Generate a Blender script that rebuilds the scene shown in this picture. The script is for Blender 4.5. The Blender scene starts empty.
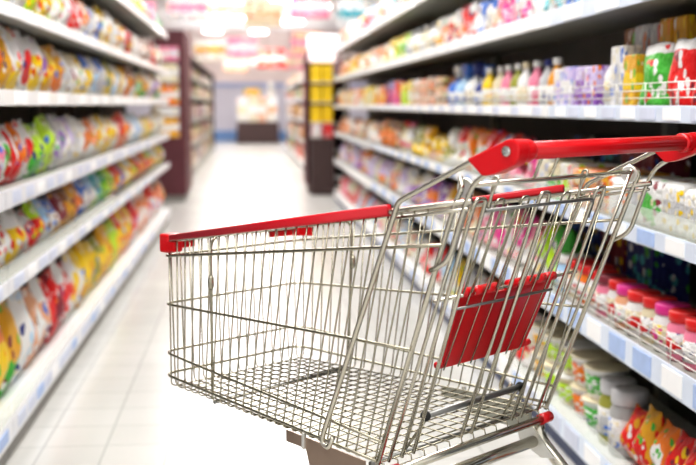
import bpy, bmesh, math, random
from mathutils import Vector, Matrix
R = math.radians
C = bpy.context.scene.collection
random.seed(7)
EYE = 1.10                                   # camera height above the floor

# ------------------------------------------------------------------ helpers
def tag(o, label=None, cat=None, group=None, kind=None):
    if label: o['label'] = label
    if cat: o['category'] = cat
    if group: o['group'] = group
    if kind: o['kind'] = kind
    return o

def empty(name, loc, rz=0.0):
    o = bpy.data.objects.new(name, None); C.objects.link(o)
    o.location = loc; o.rotation_euler = (0, 0, rz); o.empty_display_size = .05
    return o

def obj(name, bm, mat, parent=None, smooth=True, loc=None, rot=None):
    me = bpy.data.meshes.new(name)
    bmesh.ops.recalc_face_normals(bm, faces=bm.faces[:])
    bm.to_mesh(me); bm.free()
    if smooth:
        for p in me.polygons: p.use_smooth = True
    o = bpy.data.objects.new(name, me); C.objects.link(o)
    for m in (mat if isinstance(mat, (list, tuple)) else [mat]): me.materials.append(m)
    if parent: o.parent = parent
    if loc: o.location = loc
    if rot: o.rotation_euler = rot
    return o

def struct(name, bm, mat):
    return tag(obj(name, bm, mat, smooth=False), kind='structure')

def box(bm, x0, x1, y0, y1, z0, z1, bevel=0.0, seg=2):
    r = bmesh.ops.create_cube(bm, size=1.0)
    vs = r['verts']
    for v in vs:
        v.co = Vector(((x0+x1)/2 + v.co.x*(x1-x0), (y0+y1)/2 + v.co.y*(y1-y0), (z0+z1)/2 + v.co.z*(z1-z0)))
    if bevel:
        es = list({e for v in vs for e in v.link_edges})
        bmesh.ops.bevel(bm, geom=es, offset=bevel, segments=seg, affect='EDGES', profile=.6)
    return bm

def nbox(*a, **k): return box(bmesh.new(), *a, **k)

def fillet(pts, r, n=5):
    pts = [Vector(p) for p in pts]
    out = [pts[0]]
    for i in range(1, len(pts)-1):
        a, b, c = pts[i-1], pts[i], pts[i+1]
        rr = r[i] if isinstance(r, dict) and i in r else (r if not isinstance(r, dict) else 0)
        d1, d2 = (a-b), (c-b)
        l = min(rr, d1.length*.48, d2.length*.48)
        if l < 1e-5: out.append(b); continue
        p0, p2 = b + d1.normalized()*l, b + d2.normalized()*l
        for k in range(n+1):
            t = k/n
            out.append(p0*(1-t)**2 + b*2*t*(1-t) + p2*t*t)
    out.append(pts[-1])
    return out

def tube(bm, pts, rad, sides=8, closed=False, prof=None):
    pts = [Vector(p) for p in pts]
    n = len(pts); rings = []
    tan = []
    for i in range(n):
        a = pts[i-1] if (i or closed) else pts[i]
        b = pts[(i+1) % n] if (i < n-1 or closed) else pts[i]
        d = b-a
        tan.append(d.normalized() if d.length > 1e-9 else Vector((0,0,1)))
    up = Vector((0,0,1)) if abs(tan[0].z) < .9 else Vector((1,0,0))
    u = (up - tan[0]*up.dot(tan[0])).normalized()
    for i in range(n):
        u = (u - tan[i]*u.dot(tan[i]))
        u = u.normalized() if u.length > 1e-9 else tan[i].orthogonal().normalized()
        w = tan[i].cross(u)
        ring = []
        for k in range(sides):
            an = 2*math.pi*k/sides
            rr = rad*(prof(k) if prof else 1.0)
            ring.append(bm.verts.new(pts[i] + u*math.cos(an)*rr + w*math.sin(an)*rr))
        rings.append(ring)
    m = n if closed else n-1
    for i in range(m):
        A, B = rings[i], rings[(i+1) % n]
        for k in range(sides):
            bm.faces.new((A[k], A[(k+1) % sides], B[(k+1) % sides], B[k]))
    if not closed:
        bm.faces.new(rings[0]); bm.faces.new(list(reversed(rings[-1])))
    return bm

def ntube(*a, **k): return tube(bmesh.new(), *a, **k)

def lathe(prof, seg=20, bm=None, axis='z', at=(0,0,0)):
    bm = bm or bmesh.new()
    at = Vector(at)
    def P(r, z, a):
        x, y = r*math.cos(a), r*math.sin(a)
        return at + (Vector((x, y, z)) if axis == 'z' else Vector((x, z, y)) if axis == 'y' else Vector((z, x, y)))
    rings = []
    for r, z in prof:
        if r < 1e-6: rings.append([bm.verts.new(P(0, z, 0))])
        else: rings.append([bm.verts.new(P(r, z, 2*math.pi*k/seg)) for k in range(seg)])
    for A, B in zip(rings, rings[1:]):
        for k in range(seg):
            if len(A) == 1 and len(B) == 1: break
            if len(A) == 1: bm.faces.new((A[0], B[k], B[(k+1) % seg]))
            elif len(B) == 1: bm.faces.new((A[k], B[0], A[(k+1) % seg]))
            else: bm.faces.new((A[k], A[(k+1) % seg], B[(k+1) % seg], B[k]))
    for rr in (rings[0], rings[-1]):
        if len(rr) > 1: bm.faces.new(rr)
    return bm

def extrude_poly(poly, t0, t1, bevel=0.0, plane='xz'):
    bm = bmesh.new()
    mk = (lambda a, b, t: (a, t, b)) if plane == 'xz' else (lambda a, b, t: (t, a, b))
    A = [bm.verts.new(mk(a, b, t0)) for a, b in poly]
    B = [bm.verts.new(mk(a, b, t1)) for a, b in poly]
    bm.faces.new(A); bm.faces.new(list(reversed(B)))
    n = len(poly)
    for i in range(n): bm.faces.new((A[i], B[i], B[(i+1) % n], A[(i+1) % n]))
    if bevel: bmesh.ops.bevel(bm, geom=bm.edges[:], offset=bevel, segments=2, affect='EDGES', profile=.6)
    return bm

# ------------------------------------------------------------------ materials
def mat(name, col, rough=.5, metal=0.0, emit=0.0, spec=.5, coat=0.0, trans=0.0, noise=0.0, nscale=40.0, alpha=1.0):
    m = bpy.data.materials.new(name); m.use_nodes = True
    nt = m.node_tree; b = nt.nodes['Principled BSDF']
    b.inputs['Base Color'].default_value = (*col, 1)
    b.inputs['Roughness'].default_value = rough
    b.inputs['Metallic'].default_value = metal
    b.inputs['Specular IOR Level'].default_value = spec
    b.inputs['Coat Weight'].default_value = coat
    b.inputs['Transmission Weight'].default_value = trans
    b.inputs['Alpha'].default_value = alpha
    if emit:
        b.inputs['Emission Color'].default_value = (*col, 1); b.inputs['Emission Strength'].default_value = emit
    if noise:
        tc = nt.nodes.new('ShaderNodeTexCoord'); nz = nt.nodes.new('ShaderNodeTexNoise'); mx = nt.nodes.new('ShaderNodeMix'); mx.data_type = 'RGBA'
        nz.inputs['Scale'].default_value = nscale; nz.inputs['Detail'].default_value = 3
        nt.links.new(tc.outputs['Object'], nz.inputs['Vector']); nt.links.new(nz.outputs['Fac'], mx.inputs['Factor'])
        mx.inputs['A'].default_value = (*[c*(1-noise) for c in col], 1); mx.inputs['B'].default_value = (*[min(1, c*(1+noise)) for c in col], 1)
        nt.links.new(mx.outputs['Result'], b.inputs['Base Color'])
    return m

CHROME = mat('zinc_wire', (.43, .405, .32), .26, 1.0, noise=.15, nscale=30)
TUBEM = mat('chrome_tube', (.62, .59, .50), .2, 1.0, noise=.08, nscale=20)
DARKST = mat('dark_steel', (.27, .27, .26), .35, .9, noise=.15)
ZINC = mat('zinc_plate', (.8, .79, .74), .4, .7, noise=.08)
SKIRTG = mat('skirt_plate_grey', (.42, .42, .36), .4, .8, noise=.1, nscale=12)
SKIRT = mat('skirt_plate', (.47, .355, .28), .38, .9, noise=.1, nscale=12)  # brown reflection in the metal, put into the near plate's colour
RED = mat('red_plastic', (.66, .004, .010), .32, coat=.15, noise=.05)
REDSTRIP = mat('red_strip', (.60, .006, .018), .35, coat=.2, noise=.06)
RUBBER = mat('black_rubber', (.03, .03, .03), .7, noise=.2)
WHEELG = mat('grey_wheel', (.25, .25, .26), .6, noise=.15)
BOLT = mat('bolt_steel', (.6, .6, .58), .25, 1.0, noise=.1)

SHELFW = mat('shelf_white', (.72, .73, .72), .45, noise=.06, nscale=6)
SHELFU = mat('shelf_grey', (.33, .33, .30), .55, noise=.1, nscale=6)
BACKP = mat('shelf_back', (.13, .12, .11), .7, noise=.25, nscale=8)
RAIL_SHADE = mat('price_rail_blue_shade', (.70, .77, .90), .32, noise=.12, nscale=9)  # bluish shade on the near bay's rails, put into the colour
RAIL_LOW_SHADE = mat('price_rail_grey_shade', (.76, .765, .80), .35, noise=.10, nscale=9)  # grey shading of the lower white rails, put into the colour
RAILW = mat('price_rail_white', (.93, .94, .95), .3, coat=.2, noise=.03, nscale=10)
TAGB = mat('tag_blue', (.42, .55, .84), .5, noise=.2, nscale=14)
TAGL = mat('tag_pale', (.66, .70, .84), .5, noise=.2, nscale=14)
TAGW = mat('tag_white', (.97, .97, .98), .5, noise=.04, nscale=14)
KICKN = mat('kick_navy', (.035, .06, .16), .5, noise=.2)
KICKG = mat('kick_grey', (.30, .29, .27), .6, noise=.2)
WIREG = mat('guard_wire', (.8, .8, .76), .3, .6, noise=.1)
CLEAR = mat('clear_guard', (.86, .93, .88), .15, trans=.0, alpha=.30, noise=.04)
MAROON = mat('maroon_board', (.10, .022, .03), .55, noise=.25, nscale=4)
DKBROWN = mat('dark_brown_cloth', (.07, .042, .04), .8, noise=.3, nscale=12)
WALLM = mat('lilac_wall', (.74, .72, .80), .8, noise=.04, nscale=2)
WALLU = mat('peach_wall', (.95, .80, .76), .8, noise=.1, nscale=1.2)
BLUEB = mat('blue_baseboard', (.22, .38, .68), .6, noise=.1)
CEILM = mat('ceiling_white', (.95, .92, .92), .9, noise=.04, nscale=1.0)
LAMPM = mat('lamp_diffuser', (1, .98, .95), .5, emit=7.0, noise=0)
LAMPF = mat('lamp_frame', (.85, .85, .85), .4, noise=.03)

def floor_material():
    m = bpy.data.materials.new('floor_tiles'); m.use_nodes = True
    nt = m.node_tree; b = nt.nodes['Principled BSDF']
    tc = nt.nodes.new('ShaderNodeTexCoord'); mp = nt.nodes.new('ShaderNodeMapping'); br = nt.nodes.new('ShaderNodeTexBrick')
    mp.inputs['Location'].default_value = (.067, .03, 0)
    br.offset = 0.0; br.squash = 1.0
    br.inputs['Scale'].default_value = 1.0
    br.inputs['Brick Width'].default_value = .2; br.inputs['Row Height'].default_value = .235
    br.inputs['Mortar Size'].default_value = .003; br.inputs['Mortar Smooth'].default_value = .3
    br.inputs['Color1'].default_value = (.70, .69, .66, 1); br.inputs['Color2'].default_value = (.67, .66, .63, 1); br.inputs['Mortar'].default_value = (.43, .425, .41, 1)
    nz = nt.nodes.new('ShaderNodeTexNoise'); nz.inputs['Scale'].default_value = 1.3; nz.inputs['Detail'].default_value = 4
    mx = nt.nodes.new('ShaderNodeMix'); mx.data_type = 'RGBA'; mx.blend_type = 'MULTIPLY'; mx.inputs['Factor'].default_value = .25
    nt.links.new(tc.outputs['Object'], mp.inputs['Vector']); nt.links.new(mp.outputs['Vector'], br.inputs['Vector'])
    nt.links.new(tc.outputs['Object'], nz.inputs['Vector'])
    nt.links.new(br.outputs['Color'], mx.inputs['A']); nt.links.new(nz.outputs['Fac'], mx.inputs['B'])
    nt.links.new(mx.outputs['Result'], b.inputs['Base Color'])
    b.inputs['Roughness'].default_value = .22; b.inputs['Specular IOR Level'].default_value = .5
    return m
FLOORM = floor_material()

COL = {
 'white': (.80,.79,.78), 'cream': (.74,.66,.46), 'yellow': (.88,.60,.01), 'golden': (.74,.38,.02), 'orange': (.82,.21,.02), 'red': (.74,.02,.02),
 'pink': (.82,.24,.36), 'magenta': (.76,.04,.30), 'purple': (.27,.10,.46), 'lilac': (.62,.52,.80), 'blue': (.07,.20,.66), 'navy': (.03,.04,.22),
 'teal': (.12,.48,.55), 'green': (.08,.46,.06), 'lime': (.50,.76,.03), 'olive': (.34,.34,.06), 'brown': (.26,.10,.035), 'maroon': (.24,.03,.05),
 'grey': (.40,.40,.40), 'silver': (.55,.55,.57), 'peach': (.80,.42,.25), 'amber': (.70,.30,.03), 'black': (.03,.03,.035), 'sky': (.40,.62,.85), 'beige': (.58,.42,.26),
}
_pm = {}
def hash_key(k):
    return sum((i+1)*ord(ch) for i, ch in enumerate('|'.join(k)))
def pack_mat(c1, c2, style):
    """printed wrapper: main colour c1, accent c2 laid out by style in the pack's own box coordinates"""
    key = (c1, c2, style)
    if key in _pm: return _pm[key]
    m = bpy.data.materials.new('pack_%s_%s_%s' % key); m.use_nodes = True
    nt = m.node_tree; L = nt.links; b = nt.nodes['Principled BSDF']
    tc = nt.nodes.new('ShaderNodeTexCoord'); sp = nt.nodes.new('ShaderNodeSeparateXYZ')
    nz = nt.nodes.new('ShaderNodeTexNoise'); nz.inputs['Scale'].default_value = 3.2; nz.inputs['Detail'].default_value = 2
    L.new(tc.outputs['Generated'], nz.inputs['Vector'])
    ad = nt.nodes.new('ShaderNodeVectorMath'); ad.operation = 'MULTIPLY_ADD'
    L.new(nz.outputs['Color'], ad.inputs[0]); ad.inputs[1].default_value = (.22, .22, .22); L.new(tc.outputs['Generated'], ad.inputs[2])
    sb = nt.nodes.new('ShaderNodeVectorMath'); sb.operation = 'SUBTRACT'; L.new(ad.outputs[0], sb.inputs[0]); sb.inputs[1].default_value = (.11, .11, .11)
    L.new(sb.outputs[0], sp.inputs[0])
    def M(op, a, bb=None, c=None):
        n = nt.nodes.new('ShaderNodeMath'); n.operation = op
        for i, v in enumerate((a, bb, c)):
            if v is None: continue
            if isinstance(v, (int, float)): n.inputs[i].default_value = v
            else: L.new(v, n.inputs[i])
        return n.outputs[0]
    y, z = sp.outputs['Y'], sp.outputs['Z']
    if style == 'patch':
        d = M('ADD', M('POWER', M('SUBTRACT', y, .5), 2), M('POWER', M('SUBTRACT', z, .42), 2))
        f = M('LESS_THAN', d, .075)
    elif style == 'top':
        f = M('GREATER_THAN', z, .66)
    elif style == 'crown':
        f = M('GREATER_THAN', z, .83)
    elif style == 'base':
        f = M('LESS_THAN', z, .36)
    elif style == 'band':
        f = M('LESS_THAN', M('ABSOLUTE', M('SUBTRACT', z, .5)), .15)
    elif style == 'diagonal':
        f = M('GREATER_THAN', M('ADD', y, M('MULTIPLY', z, .8)), .95)
    else:   # spots
        vo = nt.nodes.new('ShaderNodeTexVoronoi'); vo.inputs['Scale'].default_value = 3.5; L.new(tc.outputs['Generated'], vo.inputs['Vector'])
        f = M('LESS_THAN', vo.outputs['Distance'], .33)
    mx = nt.nodes.new('ShaderNodeMix'); mx.data_type = 'RGBA'
    L.new(f, mx.inputs['Factor'])
    mx.inputs['A'].default_value = (*COL[c1], 1); mx.inputs['B'].default_value = (*COL[c2], 1)
    # printed cells: most keep the wrapper's colours, some are pale, some carry a third ink
    rnd = random.Random(hash_key(key))
    v2 = nt.nodes.new('ShaderNodeTexVoronoi'); v2.inputs['Scale'].default_value = rnd.uniform(6.0, 9.0); v2.inputs['Randomness'].default_value = 1.0
    L.new(tc.outputs['Generated'], v2.inputs['Vector'])
    s2 = nt.nodes.new('ShaderNodeSeparateColor'); L.new(v2.outputs['Color'], s2.inputs[0])
    pale = COL['white'] if c1 != 'white' else COL['cream']
    ink = COL[rnd.choice([c for c in ('red', 'blue', 'green', 'brown', 'orange', 'yellow', 'navy', 'maroon') if c not in (c1, c2)])]
    cur = mx.outputs['Result']
    for lo, hi, col in ((.0, .13, pale), (.74, .87, COL[c2]), (.87, 1.01, ink)):
        ff = M('MULTIPLY', M('GREATER_THAN', s2.outputs[0], lo-.001), M('LESS_THAN', s2.outputs[0], hi))
        ff = M('MULTIPLY', ff, M('LESS_THAN', v2.outputs['Distance'], .55))
        m2 = nt.nodes.new('ShaderNodeMix'); m2.data_type = 'RGBA'; L.new(ff, m2.inputs['Factor'])
        L.new(cur, m2.inputs['A']); m2.inputs['B'].default_value = (*col, 1); cur = m2.outputs['Result']
    L.new(cur, b.inputs['Base Color'])
    # crumpled film
    n3 = nt.nodes.new('ShaderNodeTexNoise'); n3.inputs['Scale'].default_value = 7; n3.inputs['Detail'].default_value = 3
    L.new(tc.outputs['Generated'], n3.inputs['Vector'])
    bp = nt.nodes.new('ShaderNodeBump'); bp.inputs['Strength'].default_value = .5; bp.inputs['Distance'].default_value = .02
    L.new(n3.outputs['Fac'], bp.inputs['Height']); L.new(bp.outputs['Normal'], b.inputs['Normal'])
    b.inputs['Roughness'].default_value = .38; b.inputs['Specular IOR Level'].default_value = .4
    _pm[key] = m
    return m
_sm = {}
def solid(c):
    if c not in _sm: _sm[c] = mat('plain_' + c, COL[c], .35, coat=.2, noise=.08, nscale=5)
    return _sm[c]

# ------------------------------------------------------------------ room shell
XL, XR = -.735, .975           # front planes of the two long shelvings
Z = lambda h: EYE + h
struct('floor', nbox(-6, 6, -3, 36, -.1, 0), FLOORM)
struct('ceiling', nbox(-6, 6, -3, 36, 3.3, 3.4), CEILM)
struct('wall_back', nbox(-6, 6, 35.4, 35.6, 0, 1.72), WALLM)
struct('wall_upper', nbox(-6, 6, 35.4, 35.6, 1.72, 3.3), WALLU)
struct('trim_1', nbox(-6, 6, 35.34, 35.4, 1.62, 1.74), mat('trim_blue', (.45,.52,.75), .6, noise=.05))
struct('baseboard_back', nbox(-6, 6, 35.34, 35.4, 0, .30), BLUEB)
struct('wall_left', nbox(-6.2, -6, -3, 36, 0, 3.3), WALLM)
struct('wall_right', nbox(6, 6.2, -3, 36, 0, 3.3), WALLM)

# ------------------------------------------------------------------ shelving
LB = [(.14, .075), (.565, .05), (.84, .06), (1.145, .05), (1.415, .045), (1.745, .05)]     # (top of the price rail, its height)
RB = [(.125, .07), (.495, .07), (.795, .045), (1.097, .04), (1.403, .052), (1.72, .05)]
BOARD = .012                   # the board's top lies this far below the rail's top
ORD = ['', 'first', 'second', 'third', 'fourth', 'fifth', 'sixth', 'seventh', 'eighth', 'ninth', 'tenth', 'eleventh', 'twelfth', 'thirteenth', 'fourteenth',
       'fifteenth', 'sixteenth', 'seventeenth', 'eighteenth', 'nineteenth', 'twentieth'] + ['%dth' % k if k not in (21, 22, 23, 31, 32, 33) else '%d%s' % (k, {1: 'st', 2: 'nd', 3: 'rd'}[k % 10]) for k in range(21, 60)]

def bay(x, side, y0, y1, boards, label, kick, tags, name='shelving_bay', depth=.42, top=2.05, guards=(), group=None, detail=True, back=BACKP, rail=None, board=None, rails={}):
    """a shelving bay whose front plane is x; side = -1 stands to the left of the aisle, +1 to the right"""
    r = empty(name, (x, (y0+y1)/2, 0)); tag(r, label, 'shelving', group)
    hw = (y1-y0)/2 - .004
    def bx(a, b, *rest, **k):       # a, b measured from the front plane into the shelving
        a, b = sorted((a*side, b*side)); return nbox(a, b, *rest, **k)
    obj('back_panel', bx(depth+.012, depth+.03, -hw, hw, 0, top), back, r, False)
    for s in (-1, 1):
        obj('upright', bx(depth-.03, depth+.01, s*hw-(.02 if s > 0 else 0), s*hw+(0 if s > 0 else .02), 0, top, bevel=.003), SHELFU, r, False)
    obj('kick_plate', bx(.018, .03, -hw, hw, 0, boards[0][0]-boards[0][1]-.002), kick, r, False)
    for bi, (zt, rh) in enumerate(boards):
        sh = obj('shelf', bx(.006, depth-.032, -hw, hw, zt-BOARD-.026, zt-BOARD, bevel=.002), board or (SHELFU if bi else SHELFW), r, False)  # upper boards carry their under-shading as grey in the colour
        obj('price_rail', bx(0, .005, -hw+.004, hw-.004, zt-rh, zt, bevel=.0015), rails.get(bi) or rail or RAILW, sh, False)
        if detail and tags and tags[bi]:
            step, tm, wid, hf = tags[bi]
            n = max(1, int((2*hw-.08)/step)); rng = random.Random(bi*31+int(y0*10))
            proto = None
            for k in range(n):
                yy = -hw + .06 + (k+.5)*(2*hw-.12)/n + rng.uniform(-.02, .02)*min(1, step*3)
                if proto is None:
                    proto = obj('price_tag', bx(-.0025, -.0002, -wid/2, wid/2, zt-rh*(.5+hf/2), zt-rh*(.5-hf/2)), tm[k % len(tm)], sh, False)
                    proto.material_slots[0].link = 'OBJECT'; proto.material_slots[0].material = tm[0]
                    proto.location = (0, yy, 0)
                else:
                    c = proto.copy(); C.objects.link(c); c.parent = sh; c.location = (0, yy, 0); c.material_slots[0].material = tm[k % len(tm)]
        if bi in guards:
            kind = guards[bi]
            if kind == 'wire':
                bm = bmesh.new(); xx = .004*side
                for k in range(1, 4): tube(bm, [(xx, -hw+.01, zt+.018*k), (xx, hw-.01, zt+.018*k)], .0016, 6)
                m = int(2*hw/.22)
                for k in range(m+1):
                    yy = -hw+.02 + k*(2*hw-.04)/m
                    tube(bm, [(xx, yy, zt-.004), (xx, yy, zt+.056)], .0018, 6)
                obj('wire_grille', bm, WIREG, sh)
            else:
                obj('clear_guard', bx(.001, .0025, -hw+.006, hw-.006, zt-.002, zt+.05), CLEAR, sh, False)
    return r

LTAGS = [(.15, [TAGL, TAGL, TAGB, TAGL, TAGW], .13, .5), (.2, [TAGL, TAGW, TAGL], .15, .7), (.2, [TAGL, TAGL, TAGW], .13, .6), (.35, [TAGW, TAGW], .2, .8), (.4, [TAGW], .2, .8), None]
RTAGS = [(.2, [TAGL, TAGB, TAGW, TAGL], .15, .7), (.2, [TAGB, TAGW, TAGB], .13, .75), (.2, [TAGB, TAGW], .12, .75), (.16, [TAGL, TAGW], .11, .7), (.35, [TAGW, TAGW], .2, .8), (.35, [TAGW], .2, .8)]
LY = [2.2, 3.6, 5.02, 6.44, 7.7, 9.1, 11.0]
RY = [1.0, 3.75, 6.5, 9.25, 13.3]
for i in range(6):
    bay(XL, -1, LY[i], LY[i+1], LB, 'white railed snack shelving bay facing the cart nose, %s from the open near end' % ORD[i+1], KICKG, LTAGS, guards={0: 'clear', 1: 'clear'} if i < 3 else {}, rails={0: RAIL_LOW_SHADE, 1: RAIL_LOW_SHADE, 2: RAIL_LOW_SHADE}, group='shelving bays facing the cart nose', detail=i < 5)
for i in range(4):
    bay(XR, 1, RY[i], RY[i+1], RB, 'blue tagged grocery shelving bay behind the cart handle side, %s from the near end' % ORD[i+1], KICKN, RTAGS,
        guards={0: 'clear', 1: 'wire', 2: 'clear', 3: 'wire', 4: 'wire'} if i < 2 else {}, rail=RAIL_SHADE if i == 0 else None, group='shelving bays behind the cart', detail=i < 3)
# the next run of shelving beyond the cross aisle
FB = [(.14, .06), (.5, .05), (.86, .05), (1.22, .05), (1.52, .05)]
FLY = [15.6, 19.9, 24.2, 28.5]
for i in range(3):
    fb = bay(-.83, -1, FLY[i], FLY[i+1], FB, 'dark framed low shelving bay beyond the maroon poster stand, %s from it' % ORD[i+1], KICKG, None, top=1.74, group='far bays beyond the maroon stand', detail=False, back=DKBROWN, rail=SHELFU, board=SHELFU)
    obj('top_board', nbox(-.45, .02, -2.14, 2.14, 1.745, 1.80, bevel=.005), DKBROWN, fb, False)
    if i == 2: obj('end_board', nbox(-.45, .015, 2.10, 2.14, 0, 1.744, bevel=.004), DKBROWN, fb, False)
    bay(.90, 1, FLY[i], FLY[i+1], FB, 'maroon framed shelving bay beyond the yellow pack stand, %s from it' % ORD[i+1], KICKG, None, top=1.74, group='far bays beyond the yellow stand', detail=False, back=MAROON)

# ------------------------------------------------------------------ product shapes (unit size: x depth, y width, z height 0..1)
def bag_bm(seed, pouch=False):
    rng = random.Random(seed); bm = bmesh.new()
    nu, nv = 12, 14
    ph = [rng.uniform(0, 6.28) for _ in range(6)]
    def pt(i, j, s):
        u, v = i/nu, j/nv
        if pouch: tz = math.sqrt(max(0, 1-v**2.6)) * min(1, (v*14+.35))
        else: tz = math.sin(math.pi*min(1, max(0, (v-.05)/.9)))**.55
        tu = max(0, 1-abs(2*u-1)**3.0)**.6
        th = .5*tz*tu*(1+.12*math.sin(7*u+ph[0]+5*v)+.10*math.sin(11*v+ph[1]-4*u))*.86
        th = max(th, .014)
        wid = 1.0 - .10*math.sin(math.pi*v)*(1 if not pouch else .3) - (.05 if v in (0, 1) else 0)
        if pouch: wid *= 1-.12*max(0, v-.75)
        y = (u-.5)*wid + .012*math.sin(9*v+ph[2])
        zz = v + (.018*math.sin(math.pi*2*u+ph[3]) if v > .5 else 0) - (0)
        zz *= .98
        return Vector((s*th, y, max(0.0, zz)))
    G = {}
    for s in (1, -1):
        for i in range(nu+1):
            for j in range(nv+1):
                if s == -1 and (i in (0, nu) or j in (0, nv)) and False: continue
                G[s, i, j] = bm.verts.new(pt(i, j, s))
    for s in (1, -1):
        for i in range(nu):
            for j in range(nv):
                bm.faces.new((G[s,i,j], G[s,i+1,j], G[s,i+1,j+1], G[s,i,j+1]))
    for i in range(nu):
        bm.faces.new((G[1,i,0], G[-1,i,0], G[-1,i+1,0], G[1,i+1,0])); bm.faces.new((G[1,i,nv], G[1,i+1,nv], G[-1,i+1,nv], G[-1,i,nv]))
    for j in range(nv):
        bm.faces.new((G[1,0,j], G[1,0,j+1], G[-1,0,j+1], G[-1,0,j])); bm.faces.new((G[1,nu,j], G[-1,nu,j], G[-1,nu,j+1], G[1,nu,j+1]))
    return bm

def carton_bm():
    bm = nbox(-.5, .5, -.5, .5, 0, .97, bevel=.02, seg=2)
    box(bm, -.47, .47, -.49, .49, .955, .99, bevel=.008, seg=1)     # tuck-in lid flap
    return bm
def flatpack_bm():
    bm = nbox(-.5, .5, -.5, .5, 0, 1, bevel=.16, seg=4)
    for v in bm.verts:
        v.co.z = max(0, v.co.z - .10*abs(2*v.co.y)**3*(1 if v.co.z > .5 else 0))
    return bm
def label_band(r, z0, z1):
    return lathe([(r*.98, z0), (r, z0+.004), (r, z1-.004), (r*.98, z1)], 20)

def make_products():
    P = {}
    def reg(kind, o, kids=()):
        P.setdefault(kind, []).append((o, list(kids)))
    dm = solid('white')
    for s in range(4): reg('snack_bag', obj('snack_bag', bag_bm(s), dm))
    for s in range(3): reg('pouch', obj('stand_up_pouch', bag_bm(50+s, True), dm))
    reg('carton', obj('carton', carton_bm(), dm, smooth=False))
    reg('flat_pack', obj('flat_pack', flatpack_bm(), dm))
    b = obj('bottle', lathe([(.0, 0), (.44, 0), (.5, .03), (.5, .52), (.46, .60), (.30, .72), (.2, .80), (.19, .87), (0, .87)]), dm)
    cap = obj('cap', lathe([(0, .86), (.24, .86), (.25, .875), (.24, .985), (.2, 1.0), (0, 1.0)]), dm, b)
    lab = obj('label_band', label_band(.515, .14, .46), dm, b)
    reg('bottle', b, (cap, lab))
    b = obj('spray_bottle', lathe([(0, 0), (.46, 0), (.5, .03), (.5, .40), (.42, .52), (.2, .64), (.16, .70), (0, .70)]), dm)
    hd = extrude_poly([(-.2, .69), (.2, .69), (.24, .80), (.62, .86), (.64, .95), (.5, 1.0), (-.3, 1.0), (-.42, .92)], -.17, .17, .03, 'yz')
    cap = obj('spray_head', hd, dm, b); lab = obj('label_band', label_band(.515, .10, .36), dm, b)
    reg('spray_bottle', b, (cap, lab))
    b = obj('jar', lathe([(0, 0), (.44, 0), (.5, .05), (.5, .66), (.42, .76), (.40, .80), (0, .80)]), dm)
    cap = obj('lid', lathe([(0, .78), (.45, .78), (.47, .80), (.47, .97), (.43, 1.0), (0, 1.0)], 24), dm, b)
    lab = obj('label_band', label_band(.515, .16, .58), dm, b)
    reg('jar', b, (cap, lab))
    b = obj('noodle_cup', lathe([(0, 0), (.36, 0), (.38, .02), (.48, .88), (.5, .90), (.5, .94), (0, .94)], 24), dm)
    cap = obj('lid', lathe([(0, .935), (.515, .935), (.525, .95), (.515, .985), (.44, .985), (.42, 1.0), (0, 1.0)], 24), dm, b)
    lab = obj('label_band', lathe([(.405, .16), (.415, .165), (.482, .74), (.475, .745)], 24), dm, b)
    reg('noodle_cup', b, (cap, lab))
    for v in P.values():
        for o, kids in v:
            for q in (o, *kids): q.material_slots[0].link = 'OBJECT'
    return P
PROD = make_products()
USED = set()
WORD = {'snack_bag': 'snack bag', 'pouch': 'pouch', 'carton': 'carton', 'flat_pack': 'flat pack', 'bottle': 'bottle', 'spray_bottle': 'spray bottle', 'jar': 'jar', 'noodle_cup': 'noodle cup'}
STYLEW = {'patch': 'patch', 'top': 'top', 'crown': 'crown', 'base': 'base', 'band': 'band', 'diagonal': 'corner', 'spots': 'spots'}
def product(kind, loc, size, rz, c1, c2, style, label, group, rng, tilt=0.0, plain=False):
    o0, kids0 = rng.choice(PROD[kind])
    if o0.name in USED:
        o = o0.copy(); C.objects.link(o); kids = []
        for k in kids0:
            c = k.copy(); C.objects.link(c); c.parent = o; kids.append(c)
    else:
        o, kids = o0, kids0; USED.add(o0.name)
    o.location = loc; o.scale = size; o.rotation_euler = (tilt, 0, rz)
    if kids:
        o.material_slots[0].material = solid(c1)
        kids[0].material_slots[0].material = solid(c2)
        kids[1].material_slots[0].material = pack_mat(style, 'white' if style != 'white' else c2, 'spots') if style in COL else pack_mat('cream' if c1 == 'white' else 'white', c2 if c2 != 'white' else c1, 'patch')
    else:
        o.material_slots[0].material = solid(c1) if plain else pack_mat(c1, c2, style)
    tag(o, label, WORD[kind].split()[-1] if kind != 'flat_pack' else 'pack', group)
    return o

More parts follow.
